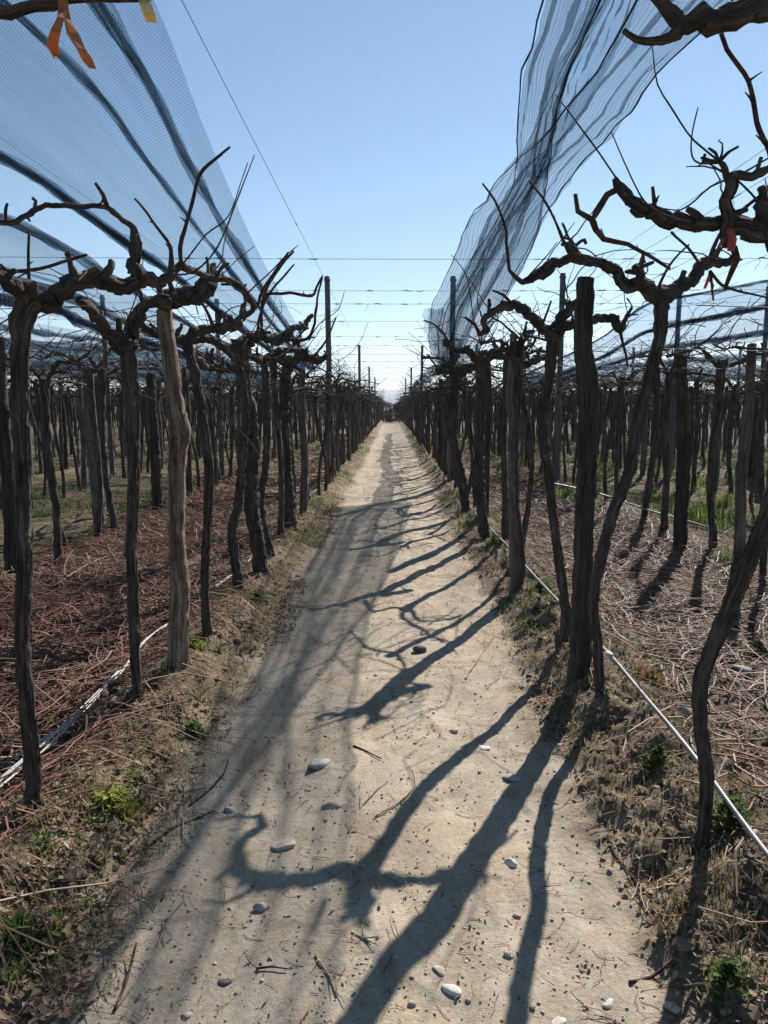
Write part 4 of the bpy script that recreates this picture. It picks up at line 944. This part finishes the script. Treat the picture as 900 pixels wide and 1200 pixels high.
# ------------------------------------------------------------------ tall poles
pole_grp = 'tall grey trellis poles'
prg = np.random.default_rng(8)
def tall_pole(x, y, label, r=.058, m_='pole', h=4.08):
    g = H(x, y); mb = MB(); l = prg.normal(0, .02, 2)
    tube(mb, [(0, 0, -.2), (l[0] * .5, l[1] * .5, h / 2), (l[0], l[1], h)], [r, r * .97, r * .93], 10, .25, .015, 0)
    mb.v[-1][-1][2] -= r * .2
    ob = mb.build('trellis_pole', M[m_], off=None); ob.location = (x, y, g); tag(ob, label, 'trellis pole', pole_grp)
    # wire collar at the top
    cb = MB(); tube(cb, [(l[0], l[1], h - .09), (l[0], l[1], h - .05)], [r * 1.12, r * 1.12], 10, .02); cb.build('wire_collar', M['wire'], ob)
    return ob
far_l = 'distant tall trellis pole rising above the far {} rows'
tall = [(P(388, 560, 15.2).x, 15.2, 'tall dark grey pole standing in the left row against the sky'), (-1.3, 31.6, 'second tall pole further down the left row, slightly thinner looking'),
        (-1.35, 48, 'third tall pole down the left row near the vanishing point'), (-1.35, 64, far_l.format('left')),
        (P(528, 500, 15.2).x, 15.2, 'tall pole wrapped by the hanging net bundle on the right'), (1.3, 32, 'tall pole in the right row just clear of the net bundle'),
        (1.3, 49, 'shorter looking pole beyond in the right row near the vanishing point'), (1.3, 66, far_l.format('right')),
        (P(655, 480, 14.7).x, 14.7, 'tall grey pole behind the wavy vine in the second right row'), (P(558, 480, 31).x, 31, 'tall pole far off in the second right row beside the net'),
        (P(789, 480, 17).x, 17, 'tall grey pole right of the forked vine carrying the draped net'), (P(128, 480, 17).x, 17, 'pale grey tall pole behind the slim forked vine on the left'),
        (P(258, 480, 17.6).x, 17.6, 'pale greenish tall pole seen right of the pale peeled post')]
for i, (x, y, lb) in enumerate(tall): tall_pole(x, y, lb, m_='wood_grey' if i in (11, 12) else 'pole')
for side in (-1, 1):
    for ri in range(2, 7):
        for y in (16.5, 32.5, 48.5):
            if ri == 2 and y < 20: continue
            x = side * ROWX[ri]
            if abs(x) < .53 * y: tall_pole(x, y + prg.normal(0, .3), far_l.format('left' if side < 0 else 'right'))
# short posts in the rows
sp_src = []
for s in range(3):
    mb = MB(); r_ = [.055, .065, .05][s]; tube(mb, [(0, 0, -.1), (.02 * s, .01, .8), (.02, -.01, 1.5), (.03 * (s - 1), .02, 2.12)], [r_ * 1.1, r_, r_ * .95, r_ * .8], 14, .05, .05, .06, .055); sp_src.append(mb)
sp_ob = {}; pcount = {}
for x, y, ri, side in sorted(posts_short, key=lambda s: s[1]):
    if math.hypot(x, y) > 45: continue
    s = int(prg.integers(3)); mt = ['wood_grey', 'wood_dark', 'wood_grey'][s]
    if s not in sp_ob: o_ = sp_src[s].build('wooden_post', M[mt]); sp_ob[s] = o_
    else: o_ = sp_ob[s].copy(); COL.objects.link(o_)
    o_.location = (x, y, H(x, y)); o_.rotation_euler = (0, 0, prg.uniform(0, 6.28)); sd_ = 'left' if side < 0 else 'right'
    pcount[(ri, side)] = k = pcount.get((ri, side), 0) + 1
    if ri == 0 and k <= 5: lb = f'short wooden post, {ordn[k-1]} one among the far vines lining the path on the {sd_}'
    else: rn_ = ordn[min(ri, 12)]; lb = f'short weathered post half hidden among vines of the {rn_} row on the {sd_}'
    tag(o_, lb, 'wooden post', f'short wooden posts in the {ordn[min(ri, 12)]} row on the {sd_}')

# ------------------------------------------------------------------ wires
def wire(label, a, b, sag=.04, r=.0028, knots=4, seed=0, name='trellis_wire', grp='trellis wires over the rows'):
    rg = np.random.default_rng(seed); a = np.array(a, float); b = np.array(b, float); n_ = 14; pts = []
    for i in range(n_ + 1): f_ = i / n_; p = a * (1 - f_) + b * f_; p[2] -= sag * 4 * f_ * (1 - f_); pts.append(p)
    mb = MB(); tube(mb, pts, [r] * len(pts), 5, 1.0)
    for _ in range(knots):
        f_ = rg.uniform(.1, .9); p = a * (1 - f_) + b * f_; p[2] -= sag * 4 * f_ * (1 - f_); d = (b - a) / np.linalg.norm(b - a); l = rg.uniform(.02, .12)
        tube(mb, [p - d * l, p + rg.normal(0, .003, 3), p + d * l], [r * 1.5, r * 3, r * 1.5], 6, .02, .3, .6, rg=rg)
        if rg.random() < .4:                             # twisted end or dry tendril hanging off
            q = p + d * rg.normal(0, .05); tube(mb, [q, q + (.02, 0, -.05), q + (-.03, .01, -.12), q + (-.06, 0, -.17)], [r * 1.2, r, r, r * .7], 5, .03, rg=rg)
    ob = mb.build(name, M['wire']); tag(ob, label, 'wire', grp)
cross = [(12.1, 'highest wire crossing the sky over the path, with twisted knots'), (15.3, 'cross wire starting at the tall left pole top'), (17.2, 'cross wire just under the one at the pole top'),
         (20.6, 'fourth wire down crossing the sky above the path'), (25, 'fifth wire down crossing the sky above the path'), (28.5, 'sixth wire down crossing the sky above the path')]
for i, (y, lb) in enumerate(cross): wire(lb, (-14 + .1 * i, y - .3, 4.02), (14, y + .3, 4.04), .12, .004, 26, i)
for i, y in enumerate((33, 38, 44, 52, 62)): wire('faint far cross wire low over the path near the horizon', (-14, y, 4.0), (14, y, 4.0), .1, .006, 10, 20 + i, grp='far wires crossing the path')
lwl = {-1: 'thin wire running lengthwise above the left vine row to the horizon', 1: 'thin lengthwise wire carrying the twisted net over the right vine row'}
for s_ in (-1, 1): wire(lwl[s_], (s_ * 1.26, -1, 4.03), (s_ * 1.3, 80, 4.03), .0, .0028, 8, 30 + s_)
wire('lengthwise wire above the second row on the left', (-3.55, -1, 4.03), (-3.55, 70, 4.03), 0, .0028, 8, 33); wire('lengthwise wire above the second row on the right', (3.55, -1, 4.03), (3.5, 70, 4.03), 0, .0028, 8, 34)
wire('lengthwise wire above the third row on the right', (6.05, 2, 4.03), (6.05, 70, 4.03), 0, .003, 8, 35)
wire('slanting wire rising to the right behind the near right arm', P(560, 400, 10), P(960, 170, 6.5), .05, .0022, 5, 36)
wire('lower slanting wire behind the tall forked vine on the right', P(560, 425, 13), P(960, 225, 8), .05, .0026, 7, 37)
for i, y in enumerate((3.4, 5.6, 7.9)):
    wire(f'low cross wire at vine height, {["nearest", "second nearest", "third nearest"][i]} of the three between the left rows', (-8, y, 2.03), (-1.35, y, 2.05), .05, .0022, 4, 40 + i)
    wire(f'low cross wire at vine height, {["nearest", "second nearest", "third nearest"][i]} of the three between the right rows', (1.35, y, 2.05), (8, y, 2.03), .05, .0022, 4, 50 + i)

# ------------------------------------------------------------------ hail nets
def grid_net(S, nu, ns, name, m_, parent=None, label=None, group=None):
    """S: (ns,nu,3) world points -> mesh with metric uv"""
    S = np.asarray(S); idg = np.arange(ns * nu).reshape(ns, nu)
    F = np.stack([idg[:-1, :-1], idg[:-1, 1:], idg[1:, 1:], idg[1:, :-1]], -1).reshape(-1, 4)
    ob = fast_mesh(name, S.reshape(-1, 3), F, M[m_], True)
    du = np.concatenate([[0], np.cumsum(np.linalg.norm(np.diff(S[ns // 2], axis=0), axis=1))]); dv = np.concatenate([[0], np.cumsum(np.linalg.norm(np.diff(S[:, nu // 2], axis=0), axis=1))])
    uu, vv = np.meshgrid(du, dv); uvs = np.stack([uu, vv], -1).reshape(-1, 2); l = ob.data.uv_layers.new(name='uv')
    li = np.zeros(len(ob.data.loops), np.int32); ob.data.loops.foreach_get('vertex_index', li); l.data.foreach_set('uv', uvs[li].ravel().astype(np.float32))
    if parent: ob.parent = parent
    if label: tag(ob, label, 'hail net', group)
    return ob
def curve_pts(pts, n_):
    c, _ = catmull(pts, [1] * len(pts), .05); d = np.concatenate([[0], np.cumsum(np.linalg.norm(np.diff(c, axis=0), axis=1))]); t = np.linspace(0, d[-1], n_)
    return np.stack([np.interp(t, d, c[:, k]) for k in range(3)], 1)
def sheet(e1, e2, nu=60, ns=90, sag=.1, pleat=.03, npl=7, seed=0, gather=True):
    rg = np.random.default_rng(seed); A = curve_pts(e1, ns); B = curve_pts(e2, ns); u = np.linspace(0, 1, nu)[None, :, None]
    S = A[:, None] * (1 - u) + B[:, None] * u; us = u[..., 0]; ss = np.linspace(0, 1, ns)[:, None]
    z = -sag * 4 * us * (1 - us) * np.ones_like(ss)
    for k in range(npl):
        f_ = rg.uniform(2, 16); ph = rg.uniform(0, 6.28); am = rg.uniform(.3, 1) * pleat * 3 / f_ ** .5
        z = z + am * np.sin(us * f_ * 3 + ph + ss * rg.normal(0, 1.0)) * (.35 + .65 * np.sin(ss * 2.6 + .3))
    S[..., 2] += z; S[..., 0] += .5 * z * rg.normal(0, 1)
    return S
def strip(S, uc, hw, layers, seed, amp=.03, n_=9, s0=0, s1=None):
    """net folded over itself along a sheet: several crumpled layers"""
    rg = np.random.default_rng(seed); ns, nu, _ = S.shape; outs = []
    for l in range(layers):
        off = rg.normal(0, hw * .35); W = hw * rg.uniform(.6, 1.15); rowsx = []
        for i in range(ns):
            c = uc + off * (1 + .3 * math.sin(i * .13 + l)); lo, hi = (c - W) , (c + W); uu = np.linspace(lo, hi, n_) * (nu - 1); uu = np.clip(uu, 0, nu - 1)
            rowsx.append(np.stack([np.interp(uu, np.arange(nu), S[i, :, k]) for k in range(3)], 1))
        T_ = np.array(rowsx); T_ = T_[:, np.clip((np.arange(n_) + 1.6 * np.sin(np.arange(n_) * 1.3 + l)).round().astype(int), 0, n_ - 1)]; h = rg.normal(0, 1, (ns, n_))
        for _ in range(2): h = (h + np.roll(h, 1, 0) + np.roll(h, -1, 0)) / 3
        ph = rg.uniform(0, 6.28)
        T_[..., 2] += amp * (h * 1.6 + .8 * np.sin(np.arange(n_)[None, :] * 1.9 + ph)) - .01 - .012 * l; T_[..., 0] += amp * .6 * np.roll(h, 3, 0)
        outs.append(T_)
    return outs
def net_with_folds(label, e1, e2, folds, seed, sag, pleat, group=None, nu=60, ns=90):
    S = sheet(e1, e2, nu, ns, sag, pleat, 7, seed); o_ = S.reshape(-1, 3).mean(0); S = S - o_
    ob = grid_net(S, nu, ns, 'hail_net', 'net_thin' if seed in (3, 4, 6) else 'net_sheet'); ob.location = o_; tag(ob, label, 'hail net', group)
    for i, (uc, hw, ly, amp) in enumerate(folds):
        mbs = strip(S, uc, hw, ly, seed * 10 + i, amp); Vs = []; n0 = mbs[0].shape
        T_ = np.concatenate(mbs, 1); ns_, nu_ = T_.shape[:2]; w_ = n0[1]
        idg = np.arange(ns_ * nu_).reshape(ns_, nu_); cols = [c for c in range(nu_ - 1) if (c + 1) % w_]
        F = np.stack([idg[:-1][:, cols], idg[:-1][:, [c + 1 for c in cols]], idg[1:][:, [c + 1 for c in cols]], idg[1:][:, cols]], -1).reshape(-1, 4)
        fo = fast_mesh('fold', T_.reshape(-1, 3), F, M['net_fold'], True); l = fo.data.uv_layers.new(name='uv'); li = np.zeros(len(fo.data.loops), np.int32); fo.data.loops.foreach_get('vertex_index', li)
        uvs = np.stack(np.meshgrid(np.arange(nu_) * .03, np.arange(ns_) * .08), -1).reshape(-1, 2); l.data.foreach_set('uv', uvs[li].ravel().astype(np.float32)); fo.parent = ob
    return ob
ng = 'hail nets gathered over the rows'
# big fan on the left: opens from a knot in the left row up to the 4 m wires
net_with_folds('large blue hail net fanning up over the left rows, folded bands across it',
    [P(372, 428, 9.6), P(362, 408, 9.2), P(300, 290, 7.3), P(245, 165, 6.0), P(180, 0, 4.8), Vector((-1.35, 2.4, 4.1)), Vector((-1.35, -.5, 4.1))],
    [P(352, 432, 9.6), P(318, 412, 9.4), P(225, 340, 8.6), P(110, 258, 7.9), P(0, 184, 7.3), Vector((-4.6, 6.0, 4.1)), Vector((-6.5, 4.2, 4.1))],
    [(.14, .017, 2, .03), (.345, .010, 2, .02), (.985, .018, 3, .03)], 1, .04, .015, ng, 70, 110)
net_with_folds('lower hail net panel sagging over the second left row',
    [P(330, 430, 18), P(260, 396, 15), P(150, 330, 12), P(0, 242, 9.3), Vector((-6.5, 6.5, 4.1))],
    [P(290, 436, 20), P(180, 400, 18), P(90, 372, 15), P(0, 345, 13), Vector((-12, 10, 3.6))],
    [(.02, .02, 2, .03), (.55, .02, 2, .04), (.98, .03, 3, .05)], 2, .12, .05, ng)
net_with_folds('crumpled hail net lying low across the far left rows',
    [P(300, 436, 24), P(180, 404, 22), P(80, 388, 19), P(-60, 362, 16)],
    [P(320, 446, 34), P(180, 425, 30), P(80, 420, 26), P(-80, 410, 22)],
    [(.1, .03, 1, .06), (.5, .03, 1, .06), (.85, .03, 1, .06)], 3, .2, .14, ng)
net_with_folds('far pale hail net strip above the left horizon trunks',
    [P(340, 444, 40), P(200, 424, 36), P(60, 408, 32), P(-80, 398, 30)],
    [P(340, 452, 60), P(200, 444, 55), P(60, 438, 50), P(-80, 436, 48)],
    [(.3, .03, 1, .08), (.7, .03, 1, .08)], 4, .2, .2, ng)
# right: net slung from the second pole down to the canopy
net_with_folds('wide pale hail net sloping down to the canopy on the right',
    [P(600, 446, 17), P(700, 398, 16.8), P(753, 358, 17), P(793, 347, 16.6), P(900, 326, 14.4), P(1000, 300, 12)],
    [P(640, 446, 24), P(720, 428, 20), P(780, 416, 17), P(850, 406, 14), P(910, 396, 11), P(1000, 385, 9)],
    [(.03, .02, 2, .02), (.42, .02, 3, .03), (.75, .02, 2, .03)], 5, .10, .04, ng)
net_with_folds('narrow crumpled hail net above the far right canopy',
    [P(600, 440, 30), P(700, 425, 27), P(800, 412, 24), P(980, 395, 20)],
    [P(600, 452, 48), P(700, 446, 44), P(800, 440, 40), P(980, 434, 34)],
    [(.2, .03, 1, .06), (.6, .03, 1, .06)], 6, .2, .16, ng)

# twisted bundle over the right row
HEMS = []
m, n, o = mat('net_hem_cord'); bsdf(n, o, (.03, .035, .045), .8); M['net_hem'] = m
def lin_pts(pts, n_):
    a = np.array([tuple(p) for p in pts]); d = np.concatenate([[0], np.cumsum(np.linalg.norm(np.diff(a, axis=0), axis=1))]); t = np.linspace(0, d[-1], n_)
    b = np.stack([np.interp(t, d, a[:, k]) for k in range(3)], 1); jt = np.random.default_rng(int(abs(a[0, 0]) * 1000)); b[::7, 0] += jt.normal(0, .035, len(b[::7]))
    for _ in range(2): b[1:-1] = (b[:-2] + 2 * b[1:-1] + b[2:]) / 4
    return b
def ribbon(spec, nu, ns, layers, seed, amp, m_, parent):
    """spec: (px_left, px_right, py, Y)"""
    rg = np.random.default_rng(seed); Lc = lin_pts([P(a, y, d) for a, b, y, d in spec], ns); Rc = lin_pts([P(b, y, d) for a, b, y, d in spec], ns); u = np.linspace(0, 1, nu); outs = []
    for l in range(layers):
        sh = rg.uniform(0, .25) if l else 0; sh2 = rg.uniform(0, .3) if l else 0; wv = .06 * np.sin(np.linspace(0, 1, ns) * rg.uniform(8, 14) + rg.uniform(0, 6))[:, None]
        f1_ = rg.uniform(2.2, 4.2); sl = np.linspace(0, 1, ns)[:, None]
        ph_ = rg.uniform(0, 6.28) + rg.normal(0, 2.5) * sl + .8 * np.sin(sl * rg.uniform(4, 9))
        fo_ = np.sin(6.283 * f1_ * u[None, :] + ph_) * 1.7 / (6.283 * f1_) + np.sin(6.283 * f1_ * 2.3 * u[None, :] + 2 * ph_) * 1.3 / (6.283 * f1_ * 2.3)
        uu = np.clip(sh + (1 - sh - sh2) * u[None, :] + fo_ * np.sin(np.pi * u)[None, :] ** .5, 0, 1); S = Lc[:, None] * (1 - uu[..., None]) + Rc[:, None] * uu[..., None]
        z = 0
        for k in range(5):
            f_ = rg.uniform(1.5, 7); z = z + amp / (k + 1) ** .5 * np.sin(u[None, :] * f_ * 6.28 + rg.uniform(0, 6.28) + np.linspace(0, 1, ns)[:, None] * rg.normal(0, 3))
        us_, ss_ = np.meshgrid(np.linspace(0, 1, nu) * 4, np.linspace(0, 1, ns) * 9); cr = fbm(us_ + 9 * l + seed, ss_, 1.0, 5, seed * 3 + l, .6); cr2 = fbm(us_ + 50, ss_ + 9 * l, 1.2, 4, seed + 40, .6)
        S[..., 0] += cr * .045; S[..., 2] += cr2 * .05; z = z + cr * .07
        S[..., 1] += z * 1.5 + rg.normal(0, amp); S[..., 2] += z * .35
        S[..., 0] += .12 * z
        outs.append(S)
    T_ = np.concatenate(outs, 1); ns_, nu_ = T_.shape[:2]; idg = np.arange(ns_ * nu_).reshape(ns_, nu_); cols = [c for c in range(nu_ - 1) if (c + 1) % nu]
    F = np.stack([idg[:-1][:, cols], idg[:-1][:, [c + 1 for c in cols]], idg[1:][:, [c + 1 for c in cols]], idg[1:][:, cols]], -1).reshape(-1, 4)
    if nu > 40:
        hm = MB()
        for E_ in (Lc, Rc): tube(hm, E_[::4] + rg.normal(0, .01, E_[::4].shape), [.007] * len(E_[::4]), 5, .2, .3, 0, rg=rg)
        ho = hm.build('hem', M['net_hem']); HEMS.append(ho)
    fo = fast_mesh('net_layer', T_.reshape(-1, 3), F, M[m_], True); l = fo.data.uv_layers.new(name='uv'); li = np.zeros(len(fo.data.loops), np.int32); fo.data.loops.foreach_get('vertex_index', li)
    uvs = np.stack(np.meshgrid(np.arange(nu_) * (1.2 / nu), np.arange(ns_) * (12.0 / ns)), -1).reshape(-1, 2); l.data.foreach_set('uv', uvs[li].ravel().astype(np.float32))
    if parent: fo.parent = parent
    return fo
nb = empty('twisted_net', (1.4, 15, 0)); tag(nb, 'dark twisted hail net bundle dropping from above onto the right vine row', 'hail net', ng); 
for o_ in [ribbon([(668, 735, -160, 3.9), (640, 705, 0, 4.8), (614, 668, 80, 5.9), (606, 650, 150, 7.2), (606, 640, 210, 8.7), (575, 632, 270, 10.6), (545, 610, 320, 12.8), (522, 585, 365, 14.6), (512, 562, 410, 15.0), (516, 552, 440, 15.1)], 80, 120, 1, 1, .05, 'net_fold', None),
           ribbon([(800, 960, -160, 3.9), (750, 862, 0, 4.8), (700, 775, 80, 5.9), (645, 722, 150, 7.2), (588, 668, 205, 8.7), (548, 634, 260, 10.6), (531, 612, 305, 12.8), (506, 585, 360, 14.6), (502, 566, 400, 15.1), (512, 552, 436, 15.2)], 90, 120, 1, 2, .04, 'net_fold', None),
           ribbon([(730, 770, -160, 3.9), (690, 716, 0, 4.8), (648, 672, 80, 5.9), (630, 655, 140, 7.2), (610, 640, 205, 8.7), (572, 604, 265, 10.6), (545, 572, 320, 12.8), (520, 548, 365, 14.6), (518, 536, 410, 15.0), (524, 540, 440, 15.1)], 30, 120, 1, 3, .03, 'net_fold', None),
           ribbon([(735, 760, -160, 3.9), (700, 752, 0, 4.9), (660, 700, 100, 6.2), (640, 660, 170, 7.6), (615, 640, 210, 8.7)], 16, 60, 1, 4, .03, 'net_sheet', None),
           ribbon([(497, 522, 362, 14.6), (495, 520, 376, 14.7), (501, 520, 400, 14.9), (508, 520, 425, 15)], 8, 30, 2, 5, .03, 'net_fold', None)]:
    o_.parent = nb; o_.matrix_parent_inverse = Matrix.Translation((-1.4, -15, 0))

for o_ in HEMS: o_.parent = nb; o_.matrix_parent_inverse = Matrix.Translation((-1.4, -15, 0))
# the same net carries on beyond the pole, rolled up on the trellis
mb = MB(); rg = np.random.default_rng(77); rp = [(1.36, 15.3, 2.9)] + [(1.34 + rg.normal(0, .04), 15.3 + k * 2.6, 2.75 + rg.normal(0, .06) - .006 * k) for k in range(1, 14)]
tube(mb, rp, [.10 + .03 * (k % 3) for k in range(14)], 16, .25, .25, .3, .12, rg=rg)
ro = mb.build('net_roll', M['net_fold']); ro.parent = nb; ro.matrix_parent_inverse = Matrix.Translation((-1.4, -15, 0))
uvl = ro.data.uv_layers.new(name='uv'); n0 = len(ro.data.loops); li = np.zeros(n0, np.int32); ro.data.loops.foreach_get('vertex_index', li)
co_ = np.zeros(len(ro.data.vertices) * 3, np.float32); ro.data.vertices.foreach_get('co', co_); co_ = co_.reshape(-1, 3); uvl.data.foreach_set('uv', co_[li][:, [0, 1]].ravel())

# ------------------------------------------------------------------ ribbon ties
def tie(label, spec, m_, seed, Y, extra=None):
    """spec: strips as lists of (px,py,halfwidth px)"""
    rg = np.random.default_rng(seed); mb = MB(); b = P(spec[0][0][0], spec[0][0][1], Y)
    for st in spec:
        V_, F = [], []; n_ = len(st)
        for i, (px, py, hw) in enumerate(st):
            d = Y + .015 * math.sin(i * 1.3 + seed); c = P(px, py, d); w_ = hw * mpp(Y); x_, y_, z_ = c
            V_ += [(x_ - w_, y_ + .004, z_), (x_ - w_ * .2, y_ - .004, z_ - .002), (x_ + w_, y_ + .005, z_)]
        for i in range(n_ - 1):
            a = i * 3; F += [(a, a + 1, a + 4, a + 3), (a + 1, a + 2, a + 5, a + 4)]
        mb.add(V_, F)
    ob = mb.build('plastic_tie', M[m_], off=b, smooth=False); ob.location = b
    md = ob.modifiers.new('thickness', 'SOLIDIFY'); md.thickness = .0012
    tag(ob, label, 'plant tie', 'plastic ribbon ties on the vine arms'); return ob
tie('orange brown ribbon tie with two hanging tails at the top left corner', [[(72, -2, 6), (73, 8, 5), (70, 20, 3.5), (64, 34, 5), (60, 50, 6), (64, 62, 4), (65, 68, 2)], [(74, 8, 4), (78, 22, 3), (84, 38, 6), (94, 56, 4), (101, 68, 5.5), (108, 79, 3)]], 'tie_orange', 1, 1.24)
tie('pale yellow ribbon tie hanging right of the orange tie', [[(166, -8, 6), (170, 4, 6), (174, 16, 6), (177, 25, 5)]], 'tie_yellow', 2, 1.25)
tie('red plastic tie hanging from the near right arm', [[(856, 268, 4), (859, 280, 5), (857, 294, 4)], [(850, 278, 2), (846, 284, 2), (843, 289, 1.5)]], 'tie_red', 3, 2.36)
tie('small pink red ribbon tie on the forked right vine', [[(833, 318, 1.5), (830, 328, 2), (826, 338, 1.5)], [(831, 326, 1.5), (836, 334, 1.5), (834, 342, 1)]], 'tie_red', 4, 4.25)
